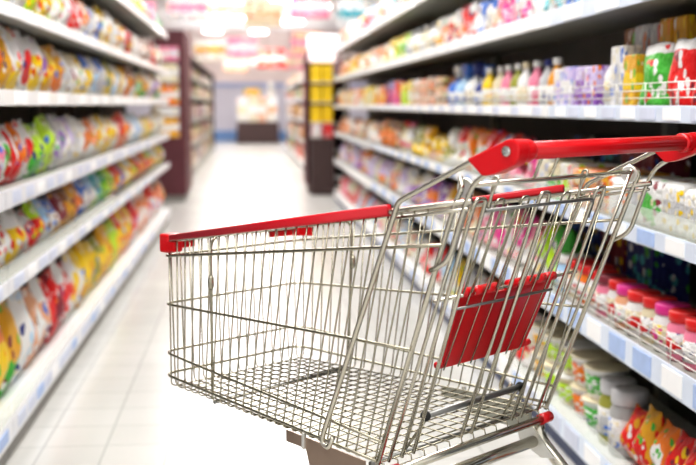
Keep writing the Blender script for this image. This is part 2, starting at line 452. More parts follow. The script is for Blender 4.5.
KSTYLE = ['patch', 'top', 'base', 'band', 'diagonal', 'spots']
def row(side, x, boards, bi, segs, where, group, row_shift=.03, seed=0):
    """segs: (y0, y1, kind, height, depth, c1, c2[, style[, stack]]) along the shelf, nearest first"""
    rng = random.Random(seed*101+bi*7+(5 if side > 0 else 0))
    zb = boards[bi][0]-BOARD+.0012
    shelfw = ['bottom shelf', 'second shelf up', 'third shelf up', 'fourth shelf up', 'fifth shelf up', 'top shelf'][bi]
    count = 0
    for sg in segs:
        y0, y1, kind, h, dp, c1, c2 = sg[:7]
        style = sg[7] if len(sg) > 7 and sg[7] else rng.choice(KSTYLE)
        stack = sg[8] if len(sg) > 8 else 1
        round_ = kind in ('bottle', 'spray_bottle', 'jar', 'noodle_cup')
        w = y1-y0
        count += 1
        for k in range(stack):
            if round_: dia = min(dp, w*.94); size = (dia, dia, h)
            else: size = (dp, w*(.93 if kind in ('snack_bag', 'pouch') else .95), h*(1+(rng.uniform(-.03, .03) if kind != 'snack_bag' else rng.uniform(-.14, .03))))
            xx = x + side*(row_shift + size[0]/2 + rng.uniform(0, .012))
            z = zb + k*(size[2]*(1.0 if kind != 'jar' else 1.0)+.001)
            rz = rng.uniform(-.035, .035) if not round_ else rng.uniform(-3, 3)
            if kind == 'spray_bottle': rz = rng.choice((0, .15, -.15)) + (math.pi if side < 0 else 0)
            if kind == 'flat_pack' or kind == 'carton': rz *= .4
            mk = {'bottle': 'cap', 'spray_bottle': 'trigger', 'jar': 'lid', 'noodle_cup': 'lid'}.get(kind) or STYLEW[style]
            if kind == 'noodle_cup' and style in COL: mk, c2w = 'band', style
            else: c2w = c2
            if stack == 1: lab = '%s %s with %s %s' % (c1, WORD[kind], c2w, mk)
            else: lab = '%s %s %s, %s %s' % ('lower' if k == 0 else 'upper', c1, WORD[kind], c2w, mk)
            lab = '%s, %s from near end, %s %s' % (lab, ORD[count], shelfw, where)
            product(kind, (xx, (y0+y1)/2, z), size, rz, c1, c2, style, lab, group, rng)
    return

def fill(y0, y1, w, kinds, h, dp, pal, seed):
    rng = random.Random(seed); out = []; y = y0
    while y < y1-.08:
        ww = w*rng.uniform(.8, 1.2); e = min(y+ww, y1)
        k = rng.choice(kinds); c1, c2 = rng.choice(pal), rng.choice(pal)
        if c1 == c2: c2 = 'white' if c1 != 'white' else 'yellow'
        out.append((y, e, k, h*rng.uniform(.88, 1.08), dp, c1, c2)); y = e
    return out

NOSE, BEHIND = 'facing cart nose', 'behind cart'
row(-1, XL, LB, 0, [
    (3.64, 3.85, 'snack_bag', 0.32, 0.13, 'yellow', 'orange', 'top'), (3.85, 4.03, 'snack_bag', 0.32, 0.13, 'golden', 'green', 'base'), (4.03, 4.29, 'snack_bag', 0.32, 0.13, 'white', 'sky', 'spots'),
    (4.29, 4.45, 'snack_bag', 0.32, 0.13, 'peach', 'white', 'patch'), (4.45, 4.6, 'snack_bag', 0.32, 0.13, 'peach', 'white', 'top'), (4.6, 4.75, 'snack_bag', 0.32, 0.13, 'red', 'maroon', 'base'),
    (4.75, 4.9, 'snack_bag', 0.32, 0.13, 'red', 'maroon', 'patch'), (4.9, 5.07, 'snack_bag', 0.32, 0.13, 'red', 'white', 'top'), (5.07, 5.24, 'snack_bag', 0.32, 0.13, 'red', 'white', 'spots'),
    (5.24, 5.4, 'snack_bag', 0.32, 0.13, 'white', 'yellow', 'patch'), (5.4, 5.57, 'snack_bag', 0.32, 0.13, 'white', 'yellow', 'top'), (5.57, 5.77, 'snack_bag', 0.32, 0.13, 'yellow', 'golden', 'base'),
    (5.77, 5.97, 'snack_bag', 0.32, 0.13, 'yellow', 'golden', 'patch'), (5.97, 6.16, 'snack_bag', 0.32, 0.13, 'yellow', 'olive', 'patch'), (6.16, 6.35, 'snack_bag', 0.32, 0.13, 'yellow', 'olive', 'top'),
    (6.35, 6.54, 'snack_bag', 0.32, 0.13, 'golden', 'yellow', 'band'), (6.54, 6.73, 'snack_bag', 0.32, 0.13, 'golden', 'yellow', 'diagonal'), (6.73, 6.91, 'snack_bag', 0.32, 0.13, 'lime', 'yellow', 'base'),
    (6.91, 7.1, 'snack_bag', 0.32, 0.13, 'lime', 'yellow', 'patch'), (7.1, 7.31, 'snack_bag', 0.32, 0.13, 'yellow', 'red', 'top'), (7.31, 7.51, 'snack_bag', 0.32, 0.13, 'yellow', 'red', 'spots'),
    (7.51, 7.71, 'snack_bag', 0.32, 0.13, 'orange', 'yellow', 'patch'), (7.71, 7.91, 'snack_bag', 0.32, 0.13, 'orange', 'yellow', 'top'), (7.91, 8.09, 'snack_bag', 0.32, 0.13, 'red', 'white', 'spots'),
    (8.09, 8.27, 'snack_bag', 0.32, 0.13, 'red', 'white', 'base')]
    + fill(8.27, 10.9, .36, ['snack_bag'], 0.305, 0.13, ['red', 'yellow', 'white', 'orange'], 3), NOSE, 'snack bags on the shelving facing the cart nose')
row(-1, XL, LB, 1, [
    (3.64, 3.92, 'snack_bag', 0.2, 0.12, 'white', 'red', 'spots'), (3.92, 4.14, 'snack_bag', 0.2, 0.12, 'yellow', 'white', 'top'), (4.14, 4.33, 'snack_bag', 0.2, 0.12, 'silver', 'red', 'patch'),
    (4.33, 4.49, 'snack_bag', 0.2, 0.12, 'red', 'lime', 'top'), (4.49, 4.65, 'snack_bag', 0.2, 0.12, 'sky', 'white', 'base'), (4.65, 4.87, 'snack_bag', 0.2, 0.12, 'white', 'blue', 'top'),
    (4.87, 5.07, 'snack_bag', 0.2, 0.12, 'maroon', 'golden', 'base'), (5.07, 5.3, 'snack_bag', 0.2, 0.12, 'golden', 'brown', 'top'), (5.3, 5.57, 'snack_bag', 0.2, 0.12, 'golden', 'orange', 'patch'),
    (5.57, 5.86, 'snack_bag', 0.2, 0.12, 'blue', 'white', 'patch'), (5.86, 6.13, 'snack_bag', 0.2, 0.12, 'white', 'sky', 'top'), (6.13, 6.29, 'snack_bag', 0.2, 0.12, 'teal', 'lime', 'base'),
    (6.29, 6.44, 'snack_bag', 0.2, 0.12, 'teal', 'lime', 'patch'), (6.44, 6.64, 'snack_bag', 0.2, 0.12, 'green', 'lime', 'patch'), (6.64, 6.83, 'snack_bag', 0.2, 0.12, 'green', 'lime', 'top'),
    (6.83, 6.99, 'snack_bag', 0.2, 0.12, 'red', 'yellow', 'base'), (6.99, 7.16, 'snack_bag', 0.2, 0.12, 'red', 'yellow', 'patch'), (7.16, 7.34, 'snack_bag', 0.2, 0.12, 'blue', 'red', 'top'),
    (7.34, 7.51, 'snack_bag', 0.2, 0.12, 'blue', 'red', 'spots'), (7.51, 7.71, 'snack_bag', 0.2, 0.12, 'yellow', 'white', 'patch'), (7.71, 7.91, 'snack_bag', 0.2, 0.12, 'yellow', 'white', 'top'),
    (7.91, 8.09, 'snack_bag', 0.2, 0.12, 'lime', 'yellow', 'patch'), (8.09, 8.27, 'snack_bag', 0.2, 0.12, 'lime', 'yellow', 'top'), (8.27, 8.59, 'snack_bag', 0.2, 0.12, 'red', 'white', 'diagonal')]
    + fill(8.59, 10.9, .36, ['snack_bag'], 0.19499999999999998, 0.12, ['yellow', 'lime', 'white', 'red', 'orange', 'golden'], 4), NOSE, 'snack bags on the shelving facing the cart nose')
row(-1, XL, LB, 2, [
    (3.64, 3.71, 'snack_bag', 0.23, 0.11, 'magenta', 'white', 'base'), (3.71, 3.82, 'snack_bag', 0.23, 0.11, 'pink', 'white', 'diagonal'), (3.82, 3.94, 'snack_bag', 0.23, 0.11, 'white', 'green', 'patch'),
    (3.94, 4.08, 'snack_bag', 0.23, 0.11, 'red', 'white', 'diagonal'), (4.08, 4.21, 'snack_bag', 0.23, 0.11, 'orange', 'red', 'base'), (4.21, 4.36, 'snack_bag', 0.23, 0.11, 'white', 'red', 'patch'),
    (4.36, 4.6, 'snack_bag', 0.23, 0.11, 'lime', 'green', 'base'), (4.6, 4.87, 'snack_bag', 0.23, 0.11, 'lime', 'olive', 'spots'), (4.87, 5.09, 'snack_bag', 0.23, 0.11, 'silver', 'purple', 'patch'),
    (5.09, 5.37, 'snack_bag', 0.23, 0.11, 'white', 'lilac', 'diagonal'), (5.37, 5.52, 'snack_bag', 0.23, 0.11, 'white', 'silver', 'band'), (5.52, 5.67, 'snack_bag', 0.23, 0.11, 'white', 'silver', 'diagonal'),
    (5.67, 5.93, 'snack_bag', 0.23, 0.11, 'white', 'orange', 'patch'), (5.93, 6.22, 'snack_bag', 0.23, 0.11, 'orange', 'white', 'base'), (6.22, 6.38, 'snack_bag', 0.23, 0.11, 'white', 'yellow', 'patch'),
    (6.38, 6.53, 'snack_bag', 0.23, 0.11, 'white', 'yellow', 'top'), (6.53, 6.71, 'snack_bag', 0.23, 0.11, 'yellow', 'white', 'top'), (6.71, 6.88, 'snack_bag', 0.23, 0.11, 'yellow', 'white', 'spots'),
    (6.88, 7.05, 'snack_bag', 0.23, 0.11, 'white', 'golden', 'band'), (7.05, 7.21, 'snack_bag', 0.23, 0.11, 'white', 'golden', 'diagonal'), (7.21, 7.4, 'snack_bag', 0.23, 0.11, 'red', 'orange', 'base'),
    (7.4, 7.58, 'snack_bag', 0.23, 0.11, 'red', 'orange', 'patch'), (7.58, 7.74, 'snack_bag', 0.23, 0.11, 'orange', 'white', 'patch'), (7.74, 7.91, 'snack_bag', 0.23, 0.11, 'orange', 'white', 'top'),
    (7.91, 8.09, 'snack_bag', 0.23, 0.11, 'white', 'sky', 'top'), (8.09, 8.27, 'snack_bag', 0.23, 0.11, 'white', 'sky', 'spots')]
    + fill(8.27, 10.9, .36, ['snack_bag'], 0.215, 0.11, ['white', 'cream', 'orange', 'yellow', 'sky'], 5), NOSE, 'snack bags on the shelving facing the cart nose')
row(-1, XL, LB, 3, [
    (3.64, 3.76, 'snack_bag', 0.23, 0.11, 'white', 'red', 'spots'), (3.76, 3.87, 'snack_bag', 0.23, 0.11, 'white', 'orange', 'patch'), (3.87, 4.01, 'snack_bag', 0.23, 0.11, 'golden', 'white', 'diagonal'),
    (4.01, 4.19, 'snack_bag', 0.23, 0.11, 'white', 'yellow', 'base'), (4.19, 4.4, 'snack_bag', 0.23, 0.11, 'white', 'red', 'patch'), (4.4, 4.55, 'snack_bag', 0.23, 0.11, 'yellow', 'white', 'top'),
    (4.55, 4.7, 'snack_bag', 0.23, 0.11, 'white', 'purple', 'band'), (4.7, 4.93, 'snack_bag', 0.23, 0.11, 'golden', 'yellow', 'diagonal'), (4.93, 5.12, 'snack_bag', 0.23, 0.11, 'golden', 'orange', 'base'),
    (5.12, 5.34, 'snack_bag', 0.23, 0.11, 'white', 'silver', 'band'), (5.34, 5.57, 'snack_bag', 0.23, 0.11, 'white', 'cream', 'top'), (5.57, 5.78, 'snack_bag', 0.23, 0.11, 'yellow', 'white', 'patch'),
    (5.78, 6.01, 'snack_bag', 0.23, 0.11, 'yellow', 'blue', 'top'), (6.01, 6.31, 'snack_bag', 0.23, 0.11, 'white', 'sky', 'patch'), (6.31, 6.58, 'snack_bag', 0.23, 0.11, 'silver', 'blue', 'top'),
    (6.58, 6.79, 'snack_bag', 0.23, 0.11, 'yellow', 'olive', 'patch'), (6.79, 6.99, 'snack_bag', 0.23, 0.11, 'yellow', 'olive', 'top'), (6.99, 7.16, 'snack_bag', 0.23, 0.11, 'white', 'sky', 'base'),
    (7.16, 7.33, 'snack_bag', 0.23, 0.11, 'white', 'sky', 'patch'), (7.33, 7.52, 'snack_bag', 0.23, 0.11, 'white', 'yellow', 'patch'), (7.52, 7.71, 'snack_bag', 0.23, 0.11, 'white', 'yellow', 'top'),
    (7.71, 7.88, 'snack_bag', 0.23, 0.11, 'orange', 'brown', 'patch'), (7.88, 8.05, 'snack_bag', 0.23, 0.11, 'orange', 'brown', 'top'), (8.05, 8.43, 'snack_bag', 0.23, 0.11, 'brown', 'white', 'base')]
    + fill(8.43, 10.9, .36, ['snack_bag'], 0.222, 0.11, ['lilac', 'white', 'green', 'yellow', 'purple', 'golden'], 6), NOSE, 'snack bags on the shelving facing the cart nose')
row(-1, XL, LB, 4, [
    (3.64, 3.89, 'snack_bag', 0.24, 0.12, 'white', 'yellow', 'patch'), (3.89, 4.14, 'snack_bag', 0.24, 0.12, 'cream', 'lime', 'patch'), (4.14, 4.38, 'snack_bag', 0.24, 0.12, 'white', 'silver', 'band'),
    (4.38, 4.65, 'snack_bag', 0.24, 0.12, 'lime', 'yellow', 'patch'), (4.65, 4.9, 'snack_bag', 0.24, 0.12, 'yellow', 'white', 'top'), (4.9, 5.18, 'snack_bag', 0.24, 0.12, 'white', 'lime', 'diagonal'),
    (5.18, 5.43, 'snack_bag', 0.24, 0.12, 'white', 'pink', 'spots'), (5.43, 5.59, 'snack_bag', 0.24, 0.12, 'red', 'white', 'diagonal'), (5.59, 5.74, 'snack_bag', 0.24, 0.12, 'red', 'white', 'spots'),
    (5.74, 6.01, 'snack_bag', 0.24, 0.12, 'orange', 'white', 'base'), (6.01, 6.26, 'snack_bag', 0.24, 0.12, 'silver', 'blue', 'top'), (6.26, 6.53, 'snack_bag', 0.24, 0.12, 'white', 'blue', 'patch'),
    (6.53, 6.71, 'snack_bag', 0.24, 0.12, 'yellow', 'white', 'patch'), (6.71, 6.88, 'snack_bag', 0.24, 0.12, 'yellow', 'white', 'top'), (6.88, 7.08, 'snack_bag', 0.24, 0.12, 'white', 'silver', 'band'),
    (7.08, 7.27, 'snack_bag', 0.24, 0.12, 'white', 'silver', 'diagonal'), (7.27, 7.49, 'snack_bag', 0.24, 0.12, 'white', 'golden', 'patch'), (7.49, 7.71, 'snack_bag', 0.24, 0.12, 'white', 'golden', 'top'),
    (7.71, 7.91, 'snack_bag', 0.24, 0.12, 'red', 'brown', 'base'), (7.91, 8.12, 'snack_bag', 0.24, 0.12, 'red', 'brown', 'patch')]
    + fill(8.12, 10.9, .36, ['snack_bag'], 0.235, 0.12, ['white', 'brown', 'red', 'cream'], 7), NOSE, 'snack bags on the shelving facing the cart nose')
row(-1, XL, LB, 5, [
    (5.93, 6.14, 'snack_bag', 0.2, 0.15, 'white', 'green', 'patch'), (6.14, 6.35, 'snack_bag', 0.2, 0.15, 'white', 'green', 'top'), (6.35, 6.59, 'snack_bag', 0.2, 0.15, 'lime', 'white', 'patch'),
    (6.59, 6.83, 'snack_bag', 0.2, 0.15, 'lime', 'white', 'top'), (6.83, 7.08, 'snack_bag', 0.2, 0.15, 'white', 'green', 'top'), (7.08, 7.33, 'snack_bag', 0.2, 0.15, 'white', 'green', 'spots'),
    (7.33, 7.55, 'snack_bag', 0.2, 0.15, 'green', 'lime', 'patch'), (7.55, 7.77, 'snack_bag', 0.2, 0.15, 'green', 'lime', 'top'), (7.77, 7.99, 'snack_bag', 0.2, 0.15, 'white', 'pink', 'patch'),
    (7.99, 8.2, 'snack_bag', 0.2, 0.15, 'white', 'pink', 'top'), (8.2, 8.59, 'snack_bag', 0.2, 0.15, 'green', 'yellow', 'base')]
    + fill(8.59, 10.9, .36, ['snack_bag'], 0.19, 0.15, ['green', 'lime', 'white', 'pink'], 8), NOSE, 'snack bags on the shelving facing the cart nose')
row(1, XR, RB, 0, [
    (2.65, 2.75, 'snack_bag', 0.19, 0.11, 'red', 'yellow', 'spots'), (2.75, 2.86, 'snack_bag', 0.18, 0.11, 'orange', 'white', 'patch'), (2.86, 2.96, 'snack_bag', 0.19, 0.11, 'golden', 'red', 'patch'),
    (2.96, 3.07, 'snack_bag', 0.18, 0.11, 'red', 'golden', 'spots'), (3.07, 3.19, 'jar', 0.19, 0.16, 'grey', 'silver', None), (3.19, 3.31, 'jar', 0.19, 0.16, 'olive', 'silver', None),
    (3.31, 3.46, 'noodle_cup', 0.1, 0.15, 'white', 'cream', 'green', 2), (3.46, 3.62, 'noodle_cup', 0.1, 0.15, 'white', 'cream', 'orange', 2), (3.62, 3.78, 'noodle_cup', 0.1, 0.15, 'cream', 'white', 'lime', 2),
    (3.78, 3.95, 'noodle_cup', 0.1, 0.15, 'white', 'cream', 'lime', 2), (3.95, 4.14, 'noodle_cup', 0.1, 0.15, 'white', 'cream', 'golden', 2), (4.14, 4.36, 'pouch', 0.2, 0.16, 'white', 'red', 'patch'),
    (4.36, 4.62, 'pouch', 0.2, 0.16, 'peach', 'white', 'diagonal'), (4.62, 4.86, 'pouch', 0.2, 0.16, 'white', 'blue', 'base'), (4.86, 5.12, 'pouch', 0.21, 0.16, 'orange', 'white', 'patch'),
    (5.12, 5.37, 'pouch', 0.2, 0.16, 'white', 'navy', 'base'), (5.37, 5.66, 'pouch', 0.2, 0.16, 'silver', 'red', 'patch'), (5.66, 5.94, 'pouch', 0.2, 0.16, 'yellow', 'white', 'patch'),
    (5.94, 6.26, 'pouch', 0.2, 0.16, 'sky', 'white', 'base')]
    + fill(6.26, 13.2, .36, ['pouch'], 0.2, .14, ['white', 'red', 'cream', 'sky', 'pink'], 13), BEHIND, 'goods on the shelving behind the cart')
row(1, XR, RB, 1, [
    (2.65, 2.75, 'jar', 0.12, 0.13, 'pink', 'red', None), (2.75, 2.85, 'jar', 0.12, 0.13, 'white', 'magenta', None), (2.85, 2.95, 'jar', 0.12, 0.13, 'cream', 'red', None),
    (2.95, 3.05, 'jar', 0.12, 0.13, 'white', 'red', None), (3.05, 3.15, 'jar', 0.12, 0.13, 'peach', 'magenta', None), (3.15, 3.24, 'jar', 0.12, 0.13, 'white', 'red', None),
    (3.24, 3.34, 'jar', 0.12, 0.13, 'pink', 'maroon', None), (3.34, 3.44, 'jar', 0.12, 0.13, 'white', 'red', None), (3.44, 3.56, 'jar', 0.12, 0.13, 'orange', 'red', None),
    (3.56, 3.68, 'jar', 0.12, 0.13, 'cream', 'red', None), (3.68, 3.81, 'jar', 0.12, 0.13, 'sky', 'white', None), (3.81, 3.96, 'pouch', 0.2, 0.15, 'green', 'lime', 'patch'),
    (3.96, 4.11, 'pouch', 0.2, 0.15, 'lime', 'white', 'base'), (4.11, 4.28, 'pouch', 0.19, 0.15, 'white', 'pink', 'top'), (4.28, 4.44, 'pouch', 0.19, 0.15, 'magenta', 'white', 'base'),
    (4.44, 4.6, 'pouch', 0.2, 0.15, 'pink', 'white', 'patch'), (4.6, 4.76, 'pouch', 0.2, 0.15, 'white', 'magenta', 'patch'), (4.76, 4.94, 'pouch', 0.2, 0.15, 'magenta', 'pink', 'base'),
    (4.94, 5.14, 'pouch', 0.2, 0.15, 'pink', 'white', 'top'), (5.14, 5.35, 'pouch', 0.2, 0.15, 'orange', 'cream', 'patch'), (5.35, 5.58, 'pouch', 0.2, 0.15, 'peach', 'orange', 'base'),
    (5.58, 5.83, 'pouch', 0.2, 0.15, 'golden', 'white', 'patch'), (5.83, 6.1, 'pouch', 0.2, 0.15, 'white', 'golden', 'top')]
    + fill(6.1, 13.2, .36, ['pouch'], 0.2, .14, ['lilac', 'white', 'purple', 'orange', 'cream'], 14), BEHIND, 'goods on the shelving behind the cart')
row(1, XR, RB, 2, [
    (2.65, 2.8, 'flat_pack', 0.13, 0.2, 'white', 'silver', 'band'), (2.8, 3., 'flat_pack', 0.13, 0.2, 'white', 'green', 'patch'), (3., 3.21, 'flat_pack', 0.12, 0.2, 'silver', 'white', 'diagonal'),
    (3.22, 3.34, 'flat_pack', 0.06, 0.2, 'golden', 'brown', 'patch', 2), (3.34, 3.46, 'flat_pack', 0.06, 0.2, 'peach', 'golden', 'band', 2), (3.46, 3.59, 'flat_pack', 0.06, 0.2, 'orange', 'cream', 'patch', 2),
    (3.59, 3.72, 'carton', 0.13, 0.16, 'white', 'lime', 'patch'), (3.72, 3.87, 'carton', 0.12, 0.16, 'green', 'cream', 'top'), (3.87, 4.02, 'carton', 0.13, 0.16, 'cream', 'white', 'patch'),
    (4.02, 4.17, 'pouch', 0.16, 0.14, 'magenta', 'white', 'base'), (4.17, 4.33, 'pouch', 0.16, 0.14, 'pink', 'magenta', 'top'), (4.33, 4.51, 'pouch', 0.2, 0.14, 'maroon', 'pink', 'patch'),
    (4.51, 4.69, 'pouch', 0.2, 0.14, 'red', 'maroon', 'spots'), (4.69, 4.88, 'pouch', 0.2, 0.14, 'white', 'red', 'diagonal'), (4.88, 5.09, 'pouch', 0.21, 0.15, 'red', 'white', 'base'),
    (5.09, 5.33, 'pouch', 0.21, 0.15, 'white', 'orange', 'top'), (5.33, 5.58, 'pouch', 0.21, 0.15, 'orange', 'white', 'patch'), (5.58, 5.83, 'pouch', 0.21, 0.15, 'white', 'red', 'top'),
    (5.83, 6.1, 'pouch', 0.2, 0.15, 'white', 'olive', 'patch'), (6.1, 6.36, 'pouch', 0.15, 0.15, 'yellow', 'golden', 'patch'), (6.36, 6.65, 'pouch', 0.15, 0.15, 'yellow', 'orange', 'base'),
    (6.65, 6.96, 'pouch', 0.19, 0.15, 'yellow', 'golden', 'top'), (6.96, 7.31, 'pouch', 0.19, 0.15, 'olive', 'yellow', 'base'), (7.31, 7.59, 'bottle', 0.2, 0.1, 'white', 'pink', None),
    (7.59, 7.9, 'bottle', 0.2, 0.1, 'cream', 'red', None), (7.9, 8.29, 'pouch', 0.2, 0.14, 'brown', 'orange', 'patch'), (8.29, 8.72, 'pouch', 0.2, 0.14, 'orange', 'brown', 'top')]
    + fill(8.72, 13.2, .36, ['pouch'], 0.19, .14, ['orange', 'brown', 'white', 'peach'], 15), BEHIND, 'goods on the shelving behind the cart')
row(1, XR, RB, 3, [
    (2.65, 2.8, 'pouch', 0.17, 0.07, 'red', 'white', 'crown'), (2.8, 3., 'pouch', 0.17, 0.07, 'green', 'white', 'crown'), (3., 3.11, 'carton', 0.15, 0.05, 'golden', 'yellow', 'band'),
    (3.11, 3.23, 'carton', 0.17, 0.05, 'white', 'silver', 'patch'), (3.23, 3.33, 'bottle', 0.17, 0.08, 'white', 'silver', None), (3.33, 3.46, 'carton', 0.13, 0.08, 'lilac', 'purple', 'base'),
    (3.46, 3.59, 'carton', 0.13, 0.08, 'purple', 'lilac', 'top'), (3.59, 3.71, 'carton', 0.13, 0.08, 'lilac', 'white', 'band'), (3.71, 3.83, 'carton', 0.13, 0.08, 'white', 'lilac', 'patch'),
    (3.83, 3.96, 'bottle', 0.17, 0.07, 'amber', 'white', None), (3.96, 4.1, 'bottle', 0.17, 0.07, 'silver', 'navy', None), (4.1, 4.25, 'bottle', 0.17, 0.07, 'pink', 'white', None),
    (4.25, 4.39, 'bottle', 0.17, 0.07, 'white', 'cream', None), (4.39, 4.54, 'bottle', 0.17, 0.07, 'olive', 'white', None), (4.54, 4.71, 'bottle', 0.17, 0.07, 'pink', 'white', None),
    (4.71, 4.88, 'bottle', 0.17, 0.07, 'cream', 'white', None), (4.88, 5.09, 'bottle', 0.17, 0.07, 'yellow', 'white', None), (5.09, 5.3, 'spray_bottle', 0.19, 0.13, 'navy', 'blue', None),
    (5.3, 5.53, 'spray_bottle', 0.21, 0.13, 'white', 'navy', None), (5.53, 5.77, 'spray_bottle', 0.21, 0.13, 'sky', 'blue', None), (5.77, 6., 'spray_bottle', 0.21, 0.13, 'blue', 'white', None),
    (6., 6.26, 'carton', 0.08, 0.16, 'peach', 'brown', 'band', 2), (6.26, 6.57, 'carton', 0.08, 0.16, 'beige', 'orange', 'patch', 2), (6.57, 6.88, 'carton', 0.08, 0.16, 'peach', 'beige', 'band', 2),
    (6.88, 7.18, 'carton', 0.08, 0.16, 'beige', 'white', 'top', 2), (7.18, 7.45, 'carton', 0.16, 0.15, 'yellow', 'white', 'patch'), (7.45, 7.74, 'carton', 0.15, 0.15, 'lime', 'yellow', 'top'),
    (7.74, 8.06, 'carton', 0.17, 0.15, 'red', 'magenta', 'base'), (8.06, 8.35, 'carton', 0.18, 0.15, 'magenta', 'blue', 'top'), (8.35, 8.65, 'carton', 0.17, 0.15, 'navy', 'red', 'patch'),
    (8.65, 8.98, 'carton', 0.16, 0.15, 'orange', 'yellow', 'patch')]
    + fill(8.98, 13.2, .36, ['carton'], 0.16, .14, ['yellow', 'orange', 'cream'], 16), BEHIND, 'goods on the shelving behind the cart')
row(1, XR, RB, 4, [
    (2.66, 2.83, 'carton', 0.14, 0.12, 'sky', 'white', 'patch'), (2.83, 3., 'carton', 0.14, 0.12, 'white', 'sky', 'band'), (3., 3.18, 'carton', 0.14, 0.12, 'silver', 'blue', 'patch'),
    (3.18, 3.36, 'carton', 0.14, 0.12, 'white', 'lilac', 'top'), (3.36, 3.53, 'carton', 0.14, 0.12, 'sky', 'white', 'base'), (3.53, 3.7, 'carton', 0.14, 0.12, 'blue', 'sky', 'band'),
    (3.7, 3.87, 'carton', 0.14, 0.12, 'silver', 'teal', 'patch'), (3.87, 4.03, 'pouch', 0.18, 0.14, 'white', 'teal', 'patch'), (4.03, 4.19, 'pouch', 0.18, 0.14, 'sky', 'white', 'base'),
    (4.19, 4.36, 'pouch', 0.18, 0.14, 'pink', 'magenta', 'patch'), (4.36, 4.53, 'pouch', 0.18, 0.14, 'pink', 'white', 'band'), (4.53, 4.71, 'pouch', 0.18, 0.14, 'magenta', 'pink', 'spots'),
    (4.71, 4.9, 'pouch', 0.18, 0.14, 'pink', 'peach', 'patch'), (4.9, 5.09, 'pouch', 0.18, 0.14, 'white', 'blue', 'top'), (5.09, 5.3, 'pouch', 0.18, 0.14, 'blue', 'white', 'patch'),
    (5.3, 5.53, 'pouch', 0.2, 0.14, 'red', 'white', 'top'), (5.53, 5.77, 'pouch', 0.2, 0.14, 'red', 'orange', 'patch'), (5.77, 6., 'pouch', 0.2, 0.14, 'white', 'red', 'patch'),
    (6., 6.26, 'pouch', 0.19, 0.14, 'orange', 'white', 'top'), (6.26, 6.5, 'pouch', 0.19, 0.14, 'white', 'golden', 'base'), (6.5, 6.76, 'bottle', 0.17, 0.11, 'white', 'grey', None),
    (6.76, 7.05, 'bottle', 0.17, 0.11, 'cream', 'white', None), (7.05, 7.31, 'bottle', 0.17, 0.11, 'white', 'silver', None), (7.31, 7.59, 'bottle', 0.17, 0.11, 'silver', 'white', None),
    (7.59, 7.9, 'pouch', 0.19, 0.14, 'lime', 'green', 'patch'), (7.9, 8.23, 'pouch', 0.2, 0.14, 'lime', 'yellow', 'top'), (8.23, 8.53, 'pouch', 0.19, 0.14, 'yellow', 'white', 'patch'),
    (8.53, 8.85, 'pouch', 0.19, 0.14, 'golden', 'yellow', 'base')]
    + fill(8.85, 13.2, .36, ['pouch'], 0.19, .14, ['orange', 'golden', 'peach', 'yellow'], 17), BEHIND, 'goods on the shelving behind the cart')
row(1, XR, RB, 5, [
    (5.77, 6.07, 'pouch', 0.2, 0.15, 'white', 'lime', 'patch'), (6.07, 6.36, 'pouch', 0.2, 0.15, 'peach', 'white', 'base'), (6.36, 6.65, 'pouch', 0.22, 0.15, 'white', 'sky', 'top'),
    (6.65, 6.96, 'pouch', 0.22, 0.15, 'red', 'white', 'top'), (6.96, 7.31, 'pouch', 0.22, 0.15, 'sky', 'blue', 'top'), (7.31, 7.64, 'pouch', 0.22, 0.15, 'peach', 'orange', 'patch'),
    (7.64, 8.01, 'pouch', 0.22, 0.15, 'white', 'red', 'diagonal'), (8.01, 8.35, 'pouch', 0.22, 0.15, 'teal', 'white', 'base')]
    + fill(8.35, 13.2, .36, ['pouch'], 0.22, .14, ['peach', 'sky', 'white', 'red'], 18), BEHIND, 'goods on the shelving behind the cart')
row(1, XR, RB, 3, [
    (2.91, 3.01, 'carton', 0.25, 0.1, 'golden', 'brown', 'base'), (3.01, 3.1, 'carton', 0.25, 0.1, 'golden', 'olive', 'band'), (3.1, 3.19, 'carton', 0.24, 0.1, 'brown', 'silver', 'top'), (3.19, 3.3, 'carton', 0.24, 0.1, 'silver', 'white', 'base'), (3.3, 3.4, 'carton', 0.23, 0.1, 'brown', 'silver', 'patch')], 'back row behind cart', 'taller cartons in the back rows behind the cart', row_shift=0.13, seed=1)
row(1, XR, RB, 1, [
    (3.4, 3.65, 'carton', 0.19, 0.12, 'navy', 'teal', 'spots'), (3.65, 3.91, 'carton', 0.19, 0.12, 'maroon', 'navy', 'base'), (3.91, 4.17, 'carton', 0.19, 0.12, 'navy', 'blue', 'spots'), (4.17, 4.41, 'carton', 0.19, 0.12, 'blue', 'teal', 'patch')], 'back row behind cart', 'taller cartons in the back rows behind the cart', row_shift=0.23, seed=1)
row(1, XR, RB, 2, [
    (3.44, 3.75, 'carton', 0.21, 0.12, 'maroon', 'brown', 'base'), (3.75, 4.11, 'carton', 0.2, 0.12, 'black', 'teal', 'spots'), (4.11, 4.41, 'carton', 0.2, 0.12, 'maroon', 'black', 'top')], 'back row behind cart', 'taller cartons in the back rows behind the cart', row_shift=0.245, seed=1)
row(-1, XL, LB, 0, [(3., 3.26, 'snack_bag', 0.32, 0.13, 'peach', 'white', 'patch'), (3.26, 3.52, 'snack_bag', 0.32, 0.13, 'yellow', 'orange', 'top')], 'past frame edge', 'snack bags at the open near shelf ends', seed=9)
row(1, XR, RB, 0, [(2.44, 2.54, 'snack_bag', 0.18, 0.11, 'orange', 'white', 'patch'), (2.54, 2.64, 'snack_bag', 0.19, 0.11, 'red', 'yellow', 'spots')], 'past frame edge', 'goods at the open near shelf ends', seed=9)
row(-1, XL, LB, 1, [(3., 3.26, 'snack_bag', 0.2, 0.12, 'sky', 'white', 'base'), (3.26, 3.52, 'snack_bag', 0.2, 0.12, 'yellow', 'white', 'top')], 'past frame edge', 'snack bags at the open near shelf ends', seed=9)
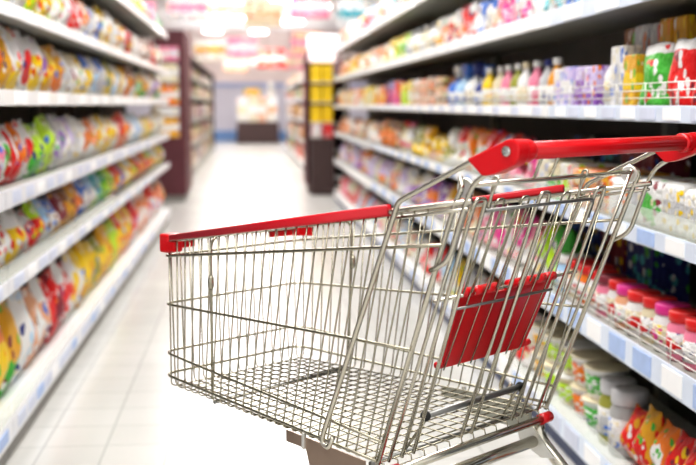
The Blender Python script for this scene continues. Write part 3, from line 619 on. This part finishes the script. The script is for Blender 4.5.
row(1, XR, RB, 1, [(2.44, 2.54, 'jar', 0.12, 0.13, 'white', 'magenta', None), (2.54, 2.64, 'jar', 0.12, 0.13, 'pink', 'red', None)], 'past frame edge', 'goods at the open near shelf ends', seed=9)
row(-1, XL, LB, 2, [(3., 3.26, 'snack_bag', 0.23, 0.11, 'white', 'red', 'patch'), (3.26, 3.52, 'snack_bag', 0.23, 0.11, 'white', 'green', 'patch')], 'past frame edge', 'snack bags at the open near shelf ends', seed=9)
row(1, XR, RB, 2, [(2.34, 2.49, 'flat_pack', 0.13, 0.2, 'white', 'green', 'patch'), (2.49, 2.64, 'flat_pack', 0.13, 0.2, 'white', 'silver', 'band')], 'past frame edge', 'goods at the open near shelf ends', seed=9)
row(-1, XL, LB, 3, [(3., 3.26, 'snack_bag', 0.23, 0.11, 'white', 'purple', 'band'), (3.26, 3.52, 'snack_bag', 0.23, 0.11, 'white', 'yellow', 'base')], 'past frame edge', 'snack bags at the open near shelf ends', seed=9)
row(1, XR, RB, 3, [(2.34, 2.49, 'pouch', 0.17, 0.07, 'green', 'white', 'crown'), (2.49, 2.64, 'pouch', 0.17, 0.07, 'red', 'white', 'crown')], 'past frame edge', 'goods at the open near shelf ends', seed=9)
row(-1, XL, LB, 4, [(3., 3.26, 'snack_bag', 0.24, 0.12, 'red', 'white', 'diagonal'), (3.26, 3.52, 'snack_bag', 0.24, 0.12, 'yellow', 'white', 'top')], 'past frame edge', 'snack bags at the open near shelf ends', seed=9)
row(1, XR, RB, 4, [(2.32, 2.49, 'carton', 0.14, 0.12, 'white', 'sky', 'band'), (2.49, 2.65, 'carton', 0.14, 0.12, 'sky', 'white', 'patch')], 'past frame edge', 'goods at the open near shelf ends', seed=9)


# ------------------------------------------------------------------ the shopping cart (local x: nose, y: towards the near side, z: up)
YAW = math.radians(137.1) - math.atan(100/1171.)
ps = math.atan(100/1171.)
cart = empty('shopping_cart', (.337*math.cos(ps)+1.96*math.sin(ps), -.337*math.sin(ps)+1.96*math.cos(ps), 0), YAW)
tag(cart, 'chrome wire shopping cart with red handle bar standing diagonally in the aisle', 'shopping cart')
def T(s, off=0.0): return .268 - .0975*s + off            # half width of the basket at s
def V(s, t, h): return Vector((s, t, EYE+h))
rim_h = lambda s: -.151 - .160*s
RINGS = [lambda s: -.213-.12*s, lambda s: -.386-.026*s, lambda s: -.563+.07*s, lambda s: -.597+.054*s]
floor_h = lambda s: -.602 + .031*s
post_s = lambda h: -.07 - .385*h
NOSE_S = .795
def loop_path(hf, s_end, s_front, off=0.0, rr=.028):
    n = 6
    near = [V(s_end+(s_front-s_end)*k/n, T(s_end+(s_front-s_end)*k/n, off), hf(s_end+(s_front-s_end)*k/n)) for k in range(n+1)]
    far = [Vector((p.x, -p.y, p.z)) for p in reversed(near)]
    return fillet(near+far, {n: rr, n+1: rr}, 6)
# rim, rings
obj('rim_tube', ntube(loop_path(rim_h, -.045, NOSE_S, .0, .03), .0046, 10), TUBEM, cart)
for k, hf in enumerate(RINGS):
    e = [.012, .079, .143, .157][k]
    obj('ring_wire', ntube(loop_path(hf, e, NOSE_S+.002, .0045, .03), [.003, .0027, .0027, .003][k], 8), CHROME, cart)
obj('side_rail', ntube([V(.115, T(.115, .003), rim_h(.115)-.011), V(-.04, T(-.04, .003), rim_h(-.04)-.011)], .003, 8), TUBEM, cart)
obj('side_rail', ntube([V(.115, -T(.115, .003), rim_h(.115)-.011), V(-.04, -T(-.04, .003), rim_h(-.04)-.011)], .003, 8), TUBEM, cart)
# wire grilles
NW = 26
for sg in (1, -1):
    bm = bmesh.new()
    for k in range(NW):
        f = k/(NW-1)
        st, sb = .045 + f*(.778-.045), .165 + f*(.778-.165)
        a = V(st, sg*T(st), rim_h(st)-.002); b = V(sb, sg*T(sb), floor_h(sb)+.004); c = V(sb, sg*(T(sb)-.012), floor_h(sb))
        tube(bm, fillet([a, b, c], .01, 3), .0016, 6)
    obj('side_grille', bm, CHROME, cart)
bm = bmesh.new()
for k in range(15):
    t = -.176 + .352*k/14
    tube(bm, fillet([V(NOSE_S-.001, t, rim_h(NOSE_S)), V(NOSE_S-.010, t, floor_h(.78)+.002), V(NOSE_S-.03, t, floor_h(.77))], .012, 3), .0016, 6)
obj('front_grille', bm, CHROME, cart)
bm = bmesh.new()
for k in range(NW):
    s = .165 + k/(NW-1)*(.778-.165)
    tube(bm, [V(s, T(s)-.01, floor_h(s)), V(s, -(T(s)-.01), floor_h(s))], .0016, 6)
for k in range(15):
    t = -.176 + .352*k/14
    tube(bm, [V(NOSE_S-.025, t, floor_h(.77)+.0025), V(.15, t*1.40, floor_h(.15)+.0025), V(.146, t*1.40, floor_h(.15)-.014)], .0016, 6)
obj('floor_grille', bm, CHROME, cart)
# red strips clipped over the rim
def strip(s0, s1, sg, h=.0185, w=.011):
    lift = .003 if sg > 0 else .0115
    if sg < 0: h = .0135
    bm = bmesh.new()
    box(bm, -.5, .5, -w/2, w/2, -h/2, h/2)
    bmesh.ops.bevel(bm, geom=[e for e in bm.edges if abs((e.verts[0].co-e.verts[1].co).x) > .5], offset=.0045, segments=3, affect='EDGES', profile=.6)
    a, b = V(s0, sg*(T(s0)+.001), rim_h(s0)+lift), V(s1, sg*(T(s1)+.001), rim_h(s1)+lift-(.006 if sg < 0 else 0))
    d = b-a; x = d.normalized(); y = Vector((0,0,1)).cross(x).normalized(); z = x.cross(y)
    M = Matrix((x, y, z)).transposed().to_4x4(); M.translation = (a+b)/2
    for v in bm.verts:
        k = .5 + (v.co.x if d.dot(Vector((1,0,0))) > 0 else -v.co.x)        # thinner towards the nose
        v.co.z = v.co.z*(1.05-.38*k) + .0025*k
        v.co.x *= d.length
    bmesh.ops.transform(bm, matrix=M, verts=bm.verts)
    return bm
for sg in (1, -1):
    obj('rim_strip', strip(.132, .768, sg), REDSTRIP, cart)
# nose corner bumpers
for sg in (1, -1):
    poly = [(.8035, .110), (.8035, .178), (.797, .192), (.785, .1975), (.752, .2005), (.752, .1925), (.78, .189), (.792, .181), (.795, .172), (.795, .110)]
    bm = extrude_poly([(a, sg*b) for a, b in poly], EYE-.296, EYE-.2765, .002, 'xz')
    for v in bm.verts: v.co = Vector((v.co.x, v.co.z, v.co.y))
    b = obj('corner_bumper', bm, RED, cart, False)
    if sg > 0:
        obj('corner_cap', nbox(.772, .804, .160, .198, EYE-.301, EYE-.2625, bevel=.006, seg=3), RED, b)
    else:
        obj('corner_cap', nbox(.780, .806, -.2005, -.180, EYE-.2975, EYE-.268, bevel=.005, seg=3), RED, b)
# uprights, handle tubes
for sg in (1, -1):
    m = lambda L: [V(s, sg*t, h) for s, t, h in L]
    obj('rear_upright', ntube(fillet(m([(-.008, .252, -.112), (-.024, .268, -.124), (-.012, .269, -.148), (.16, .252, -.600)]), .01), .0045, 10), TUBEM, cart)
    obj('handle_tube', ntube(fillet(m([(-.095, .279, -.066), (-.050, .281, -.084), (.094, .279, -.152), (.103, .278, -.175), (.272, .263, -.560), (.278, .263, -.580), (.262, .263, -.588), (.251, .263, -.566)]), {2: .03, 4: .02, 5: .012, 6: .012}), .0045, 10), TUBEM, cart)
    obj('handle_brace', ntube(fillet(m([(-.098, .277, -.086), (-.050, .275, -.117), (-.038, .274, -.140), (-.003, .2735, -.238), (.033, .2725, -.256)]), .02), .0042, 10), TUBEM, cart)
    poly = [(-.0467, -.0802), (-.118, -.0500), (-.130, -.0490), (-.139, -.0545), (-.1415, -.063), (-.140, -.076), (-.132, -.087), (-.0975, -.1003), (-.079, -.1045), (-.0735, -.1035)]
    bm = bmesh.new()
    pl = [(s, EYE+h) for s, h in poly]
    bm2 = extrude_poly(pl, sg*.262, sg*.290, .004)
    hb = obj('handle_bracket', bm2, RED, cart, False); bm.free()
    obj('bolt', lathe([(0, 0), (.0075, 0), (.0075, sg*.003), (.004, sg*.0045), (.004, sg*.002), (0, sg*.002)], 16, axis='y', at=V(-.1196, sg*.290, -.0668)), BOLT, hb, False)
    hp = obj('hinge_plate', lathe([(0, -.003), (.0145, -.003), (.016, -.001), (.016, .001), (.0145, .003), (0, .003)], 20, axis='y', at=V(-.014, sg*.247, -.127)), ZINC, cart, False)
# handle bar
bar = obj('handle_bar', ntube([V(-.119, -.262, -.0675), V(-.119, .262, -.0675)], .0134, 40, prof=lambda k: 1.0 if k % 5 else .93), RED, cart)
for sg in (1, -1):
    obj('collar', lathe([(0, 0), (.0165, 0), (.0172, .003), (.0165, .028), (.0135, .030), (0, .030)] if sg > 0 else [(0, 0), (.0165, 0), (.0172, -.003), (.0165, -.028), (.0135, -.030), (0, -.030)], 24, axis='y', at=V(-.119, sg*.236, -.0675)), RED, bar)
# nose hoop
hoop = obj('support_hoop', ntube(fillet([V(.636, .203, -.578), V(.635, .203, -.254), V(.637, -.203, -.254), V(.648, -.203, -.578)], .03, 6), .0028, 8), CHROME, cart)
obj('floor_bar', ntube([V(.634, .2, -.584), V(.648, -.2, -.584)], .0042, 8), DARKST, hoop)
for sg in (1, -1):
    obj('coil_clip', lathe([(0, -.014), (.004, -.014), (.0062, -.008), (.0062, .008), (.004, .014), (0, .014)], 12, at=V(.635, sg*.204, -.345)), CHROME, hoop)
# rear gate
obj('hinge_bar', ntube([V(-.0215, -.247, -.1225), V(-.0215, .247, -.1225)], .0040, 10), TUBEM, cart)
gate = obj('gate_crossbar', ntube(fillet([V(-.008, .186, -.166), V(-.008, -.135, -.166), V(.006, -.14, -.20)], .01), .0030, 8), DARKST, cart)
G = lambda t, h, d=0.0: V(post_s(h)+d, t, h)
for tc, tb in ((.206, .1725), (.026, .0075), (-.151, -.150)):
    obj('gate_loop', ntube(fillet([G(tb+.0155, -.598), G(tc+.015, -.165), G(tc+.013, -.146), G(tc-.013, -.146), G(tc-.015, -.165), G(tb-.0155, -.598)], .013, 5), .0036, 8), TUBEM, cart)
for sg in (1, -1):
    obj('gate_wire', ntube([G(sg*.238, -.118), G(sg*.222, -.598)], .0032, 8), TUBEM, cart)
bm = bmesh.new()
for t in (.130, .088, .050, -.025, -.062, -.105):
    tube(bm, [G(t*1.05, -.168, .004), G(t, -.30, .012), G(t*.95, -.452, .018)], .0016, 6)
for t in (.142, .072, -.052):
    tube(bm, fillet([G(t+.012, -.31, .010), G(t+.012, -.150, .006), G(t-.012, -.150, .006), G(t-.012, -.31, .010)], .012, 5), .002, 6)
obj('seat_grille', bm, CHROME, cart)
for t in (.178, -.083):
    obj('seat_hook', ntube(fillet([V(-.006, t+.004, -.168), V(-.017, t+.002, -.135), V(-.028, t, -.113), V(-.014, t-.004, -.113), V(-.002, t-.010, -.165)], .010, 4), .0024, 8), TUBEM, cart)
for t in (.078, .030):
    obj('seat_hanger', ntube([V(-.024, t, -.119), V(-.050, t+.004, -.066)], .0026, 8), TUBEM, cart)
for sg in (1,):
    obj('seat_rod', ntube([G(.212, -.3165, .022), G(-.212, -.3125, .022)], .0030, 8), TUBEM, cart)
# red child seat panel hanging on the rod
def panel_bm():
    bm = bmesh.new()
    d = .026
    def slab(t0, t1, h0, h1, k0=0.0, k1=0.0, th=.005):
        q = [(t0, h0), (t1, h0), (t1+k1, h1), (t0+k0, h1)]
        A = [bm.verts.new(G(t, h, d-th/2)) for t, h in q]; B = [bm.verts.new(G(t, h, d+th/2)) for t, h in q]
        bm.faces.new(A); bm.faces.new(list(reversed(B)))
        for i in range(4): bm.faces.new((A[i], B[i], B[(i+1) % 4], A[(i+1) % 4]))
    slab(.138, .042, -.312, -.45, -.015, -.004)
    slab(.006, -.138, -.312, -.45, .000, .017)
    slab(.046, .002, -.322, -.45, -.008, .002)
    bmesh.ops.remove_doubles(bm, verts=bm.verts, dist=.0001)
    return bm
pn = obj('seat_panel', panel_bm(), RED, cart, False)
for a, b in ((.137, .112), (.104, .080), (.072, .043), (.005, -.030), (-.038, -.07), (-.078, -.104), (-.111, -.137)):
    obj('rod_clip', ntube([G(a, -.312, .024), G(b, -.312, .024)], .0085, 12), RED, pn)
for t in (.095, .05, -.03, -.085):
    obj('stiffening_rib', ntube([G(t, -.35, .0295), G(t*.94, -.446, .0295)], .0022, 6), RED, pn)
obj('seat_wire', ntube([G(.166, -.336, .012), G(-.128, -.336, .012)], .0026, 8), DARKST, cart)
for sg in (1, -1):
    obj('pivot_peg', ntube([G(sg*.124, -.444, .026), G(sg*.138, -.442, .026)], .006, 10), RED, pn)
# bars at the foot of the gate
bb = obj('base_bar', ntube([V(.146, -.242, -.611), V(.146, .242, -.611)], .0078, 14), TUBEM, cart)
for sg in (1, -1):
    obj('end_cap', ntube([V(.147, sg*.214, -.611), V(.147, sg*.246, -.611)], .0105, 14), RED, bb)
obj('floor_rod', ntube([V(.19, -.235, -.606), V(.19, .235, -.606)], .0045, 10), DARKST, cart)
db = obj('stop_bar', ntube([V(.146, -.138, -.533), V(.146, .138, -.533)], .0058, 12), DARKST, cart)
for sg in (1, -1):
    obj('ring_end', lathe([(0, -.004), (.0085, -.004), (.0098, 0), (.0085, .004), (0, .004)], 16, axis='y', at=V(.146, sg*.142, -.533)), RUBBER, db)
    obj('bar_stay', ntube([V(.146, sg*.134, -.535), V(.19, sg*.145, -.602)], .0026, 8), CHROME, db)
# skirts and the under frame
for sg in (1, -1):
    pl = [(.402, EYE-.5885), (.402, EYE-.610), (.346, EYE-.6115), (.336, EYE-.640), (.19, EYE-.650), (.19, EYE-.598)]
    t0 = .232; bm = extrude_poly(pl, -.0012, .0012)
    for v in bm.verts: v.co.y = sg*(T(v.co.x)-.002+v.co.y)
    sk = obj('side_skirt', bm, SKIRT if sg > 0 else SKIRTG, cart, False)
    obj('clip', nbox(.346, .353, sg*(T(.35)+.001)-.003, sg*(T(.35)+.001)+.003, EYE-.612, EYE-.583, bevel=.001), ZINC, sk, False)
    leg = [V(.158, sg*.222, -.616), V(.150, sg*.222, -.654), (V(.10, sg*.222, -.697)), V(.035, sg*.222, -.77), V(.005, sg*.222, -.86), V(0, sg*.222, -.955)]
    obj('frame_leg', ntube(fillet(leg, .05, 4), .0125, 14), TUBEM, cart)
    obj('base_rail', ntube(fillet([V(.004, sg*.222, -.90), V(.12, sg*.215, -.915), V(.66, sg*.165, -.90), V(.70, sg*.16, -.93), V(.70, sg*.16, -.955)], .04, 4), .0115, 12), TUBEM, cart)
    obj('gusset_plate', extrude_poly([(.165, EYE-.622), (.20, EYE-.63), (.19, EYE-.66), (.14, EYE-.685), (.11, EYE-.68)], sg*.208, sg*.211), ZINC, cart, False)
obj('cross_tube', ntube([V(.158, -.214, -.656), V(.158, .214, -.656)], .0115, 14), TUBEM, cart)
obj('cross_tube', ntube([V(.60, -.170, -.902), V(.60, .170, -.902)], .0105, 12), TUBEM, cart)
for s, t in ((0, .222), (0, -.222), (.70, .16), (.70, -.16)):
    fk = bmesh.new()
    for q in (-1, 1): box(fk, s-.028, s+.010, t+q*.0205-.0015, t+q*.0205+.0015, .050, .128, bevel=.0008, seg=1)
    box(fk, s-.02, s+.02, t-.022, t+.022, .126, .131); tube(fk, [(s, t, .129), (s, t, .150)], .010, 10)
    f = obj('caster_fork', fk, ZINC, cart, False)
    obj('wheel', lathe([(0, -.015), (.030, -.015), (.034, -.011), (.055, -.013), (.0618, -.007), (.0618, .007), (.055, .013), (.034, .011), (.030, .015), (0, .015)], 28, axis='y', at=(s-.012, t, .062)), WHEELG, f)


# maroon stand with poster cards at the end of the snack shelving
st = empty('poster_stand', (-.87, 13.9, 0)); tag(st, 'tall maroon display stand with cards at the far end of the snack shelving', 'display stand')
obj('cabinet', nbox(-.17, .17, -.7, .7, .08, 1.92, bevel=.015), MAROON, st, False)
obj('plinth', nbox(-.15, .15, -.66, .66, 0, .08), KICKG, st, False)
for k, (z0, z1, c, lab) in enumerate(((1.58, 1.74, 'pink', 'pale pink card, topmost on the maroon stand'), (1.34, 1.55, 'cream', 'cream card below the pale pink card on the maroon stand'), (1.09, 1.31, 'orange', 'deep orange card in the middle of the maroon stand'), (.97, 1.07, 'white', 'narrow white card under the deep orange card'), (.73, .95, 'golden', 'golden card lowest on the maroon stand'))):
    tag(obj('poster_card', nbox(-1.03, -.765, 13.188, 13.198, z0, z1, bevel=.002), pack_mat(c, 'white' if c != 'white' else 'silver', 'band'), smooth=False), lab, 'card', 'cards on the maroon stand')  # poster cards flat against the stand's front
# yellow pack stand
ys = empty('pack_stand', (.90, 14.6, 0)); tag(ys, 'narrow display stand with brown cloth skirt and white header at the far aisle end', 'display stand')
bm = nbox(-.14, .14, -.5, .5, 0, .69, bevel=.02)
for v in bm.verts: v.co.x *= 1+.06*(1-v.co.z/.69)
obj('cloth_skirt', bm, DKBROWN, ys, False)
obj('back_board', nbox(-.165, .15, .15, .20, .69, 1.78, bevel=.005), MAROON, ys, False)
obj('side_board', nbox(-.185, -.166, -.2, .5, .1, 1.70, bevel=.004), MAROON, ys, False)
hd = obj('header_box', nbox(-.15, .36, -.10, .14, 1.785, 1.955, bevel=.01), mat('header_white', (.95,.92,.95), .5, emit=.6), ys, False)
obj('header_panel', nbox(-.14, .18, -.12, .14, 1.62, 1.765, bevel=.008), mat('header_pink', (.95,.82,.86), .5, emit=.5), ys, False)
for k in range(3):
    obj('ledge', nbox(-.14, .14, -.35, .149, .88+k*.245-.012, .88+k*.245, bevel=.003), SHELFW, ys, False)
ylab = ['lowest', 'middle', 'topmost']
for k in range(3):
    for q in range(2):
        o = product('carton', (.83+.138*q, 14.40, .882+k*.245), (.125, .24, .205), math.pi/2*0, 'yellow', 'golden', 'band', 'bright yellow carton on the %s ledge of the brown skirted stand, %s' % (ylab[k], ('aisle side', 'shelf side')[q]), 'yellow cartons on the narrow stand', random.Random(1), plain=True)
for q, (c1, c2) in enumerate((('white', 'pink'), ('red', 'pink'))):
    product('carton', (.83+.138*q, 14.30, .692), (.125, .24, .165), 0, c1, c2, 'patch', '%s carton standing on the brown cloth skirt under yellow cartons' % ('white and pink', 'red and pink')[q], 'cartons under the yellow ones', random.Random(2))
# goods on the far runs
for bi, (h, pal) in enumerate(((.26, ['red', 'orange', 'brown', 'green']), (.24, ['silver', 'olive', 'brown', 'orange']), (.24, ['brown', 'maroon', 'golden', 'silver']), (.2, ['red', 'green', 'pink', 'brown']), (.16, ['white', 'peach', 'brown', 'golden']))):
    row(-1, -.83, FB, bi, fill(15.7, 28.25, .9, ['carton'], h, .2, ['brown', 'grey', 'maroon', 'olive', 'black', 'beige'], 60+bi), 'beyond maroon stand', 'cartons on the far shelving beyond the maroon stand', seed=3)
    row(1, .90, FB, bi, fill(15.7, 28.25, .9, ['carton'], h, .2, pal, 80+bi), 'beyond yellow stand', 'cartons on the far shelving beyond the yellow stand', seed=4)
# promotion table at the back wall
tb = empty('promotion_table', (.27, 33.4, 0)); tag(tb, 'table under a dark brown cloth in front of the lilac back wall', 'table')
bm = bmesh.new()
n = 40
ring = []
for k in range(n):
    a = k/n*4; side_ = int(a); f = a-side_
    p = [(-.58+1.16*f, -.4), (.58, -.4+.8*f), (.58-1.16*f, .4), (-.58, .4-.8*f)][side_]
    ring.append(p)
top = [bm.verts.new((x, y, .60)) for x, y in ring]; bot = [bm.verts.new((x*(1.03+.02*(k % 2)), y*(1.03+.03*(k % 2)), .01)) for k, (x, y) in enumerate(ring)]
bm.faces.new(top)
for k in range(n): bm.faces.new((top[k], top[(k+1) % n], bot[(k+1) % n], bot[k]))
obj('table_cloth', bm, DKBROWN, tb, False)
obj('table_board', nbox(-.57, .57, -.39, .39, .575, .598), SHELFW, tb, False)
for (x0, x1, h, c1, c2, lab) in ((-.30, -.02, .70, 'white', 'cream', 'tall white box at the open aisle end of the brown cloth table'), (.0, .26, .72, 'cream', 'white', 'tall cream box second along the brown cloth table'), (.28, .50, .71, 'peach', 'white', 'tall peach box third along the brown cloth table'), (.52, .82, .70, 'white', 'peach', 'tall white and peach box at the shelving end of the brown cloth table')):
    product('carton', ((x0+x1)/2, 33.35, .602), (x1-x0, .4, h), 0, c1, c2, 'band', lab, 'tall boxes on the brown cloth table', random.Random(3))
product('carton', (.12, 33.35, 1.325), (.44, .3, .22), 0, 'golden', 'white', 'patch', 'golden box lying on top of the tall cream box', None, random.Random(4))
product('pouch', (.66, 33.35, 1.305), (.26, .26, .46), 0, 'white', 'silver', 'band', 'white bag standing on the tall white and peach box', None, random.Random(5))
# hanging banners and ceiling lamps
rng = random.Random(21)
BN = [(-1.6, 17, 2.35, 'pink', 'white'), (-.9, 18, 2.55, 'white', 'pink'), (-.35, 19, 2.75, 'peach', 'white'), (.25, 18.5, 2.5, 'cream', 'peach'), (.95, 18, 2.6, 'pink', 'white'), (1.6, 17, 2.4, 'white', 'teal'),
      (-1.5, 23, 2.3, 'teal', 'white'), (-.75, 24, 2.2, 'white', 'golden'), (-.1, 23, 2.2, 'pink', 'white'), (.5, 24.5, 2.05, 'red', 'white'), (1.15, 23, 2.3, 'peach', 'pink'),
      (-1.0, 29, 2.35, 'cream', 'pink'), (-.3, 29.5, 2.1, 'peach', 'white'), (.35, 30, 2.3, 'white', 'orange'), (1.1, 29, 2.15, 'pink', 'cream'), (-1.6, 31, 2.1, 'orange', 'white'), (1.75, 31, 2.2, 'peach', 'yellow')]
for k, (x, y, z, c1, c2) in enumerate(BN):
    wd = .30
    bm = bmesh.new(); nn = 8
    fr = [bm.verts.new((x-wd+2*wd*i/nn, y+.012*math.sin(i*1.3+k), z-.20)) for i in range(nn+1)]
    up = [bm.verts.new((x-wd+2*wd*i/nn, y+.012*math.sin(i*1.3+k), z+.20)) for i in range(nn+1)]
    for i in range(nn): bm.faces.new((fr[i], fr[i+1], up[i+1], up[i]))
    b = obj('hanging_banner', bm, pack_mat(c1, c2, 'band'))
    rown = 'nearer row' if y < 20 else 'middle row' if y < 26 else 'farther row'
    idx = [q for q in BN if (q[1] < 20) == (y < 20) and (q[1] < 26) == (y < 26)]; idx = sorted(idx).index((x, y, z, c1, c2))+1
    tag(b, '%s and %s banner over the far aisle, %s, %s from maroon stand side' % (c1, c2, rown, ORD[idx]), 'banner', 'banners hanging over the far aisle')
    for q in (-1, 1): obj('cord', ntube([(x+q*.26, y, z+.20), (x+q*.26, y, 3.3)], .003, 5), LAMPF, b)
LP = [(-1.05, 22, 2.95), (-.55, 26.5, 3.05), (.65, 21, 2.95), (1.0, 26, 2.9), (1.35, 22.5, 2.95), (.3, 32, 3.05), (-.9, 31, 3.0), (-.2, 26, 2.97)]
for k, (x, y, z) in enumerate(sorted(LP, key=lambda p: p[1])):
    lm = empty('ceiling_lamp', (x, y, z)); tag(lm, 'bright white square lamp over the far aisle, %s from the cross aisle' % ORD[k+1], 'lamp', 'lamps over the far aisle')
    obj('lamp_housing', nbox(-.24, .24, -.24, .24, .012, .07, bevel=.01), LAMPF, lm, False)
    obj('diffuser', nbox(-.22, .22, -.22, .22, -.03, .011, bevel=.015), LAMPM, lm, False)
    obj('cord', ntube([(0, 0, .07), (0, 0, 3.3-z)], .005, 6), LAMPF, lm)


# ------------------------------------------------------------------ camera and light
cd = bpy.data.cameras.new('camera'); cam = bpy.data.objects.new('camera', cd); C.objects.link(cam)
cam.location = (0, 0, EYE); cam.rotation_euler = (R(90-6.29), 0, -math.atan(100/1171.))
cd.sensor_width = 36; cd.lens = 1164/696*36; cd.clip_start = .05; cd.clip_end = 200
cd.dof.use_dof = True; cd.dof.focus_distance = 2.08; cd.dof.aperture_fstop = 3.6
bpy.context.scene.camera = cam

def area(name, loc, sx, sy, power, rot=(0,0,0), col=(1,.985,.96)):
    l = bpy.data.lights.new(name, 'AREA'); l.shape = 'RECTANGLE'; l.size = sx; l.size_y = sy; l.energy = power; l.color = col
    o = bpy.data.objects.new(name, l); C.objects.link(o); o.location = loc; o.rotation_euler = rot
    return o
for k, y in enumerate((1.0, 4.2, 7.6, 11.0)):
    area('ceiling_light_strip', (.1, y, 3.25), .9, 2.6, 62)
for y in (15, 20, 25, 30): area('ceiling_light_strip', (0, y, 3.0), 2.0, 3.0, 110)
for y in (17, 23, 29, 33): area('added_uplight', (0, y, 2.45), 3.4, 3.0, 30, (math.pi, 0, 0), (1, .95, .94))  # unseen lights added to brighten the far ceiling, not store fixtures
w = bpy.data.worlds.new('store_light'); bpy.context.scene.world = w; w.use_nodes = True
w.node_tree.nodes['Background'].inputs['Color'].default_value = (1, .99, .97, 1)
w.node_tree.nodes['Background'].inputs['Strength'].default_value = .85
sc = bpy.context.scene
sc.view_settings.view_transform = 'Standard'; sc.view_settings.look = 'Medium High Contrast'
sc.view_settings.exposure = 0.38; sc.view_settings.gamma = 1.0
sc.cycles.use_denoising = True
sc.cycles.max_bounces = 8; sc.cycles.diffuse_bounces = 4; sc.cycles.caustics_reflective = False; sc.cycles.caustics_refractive = False
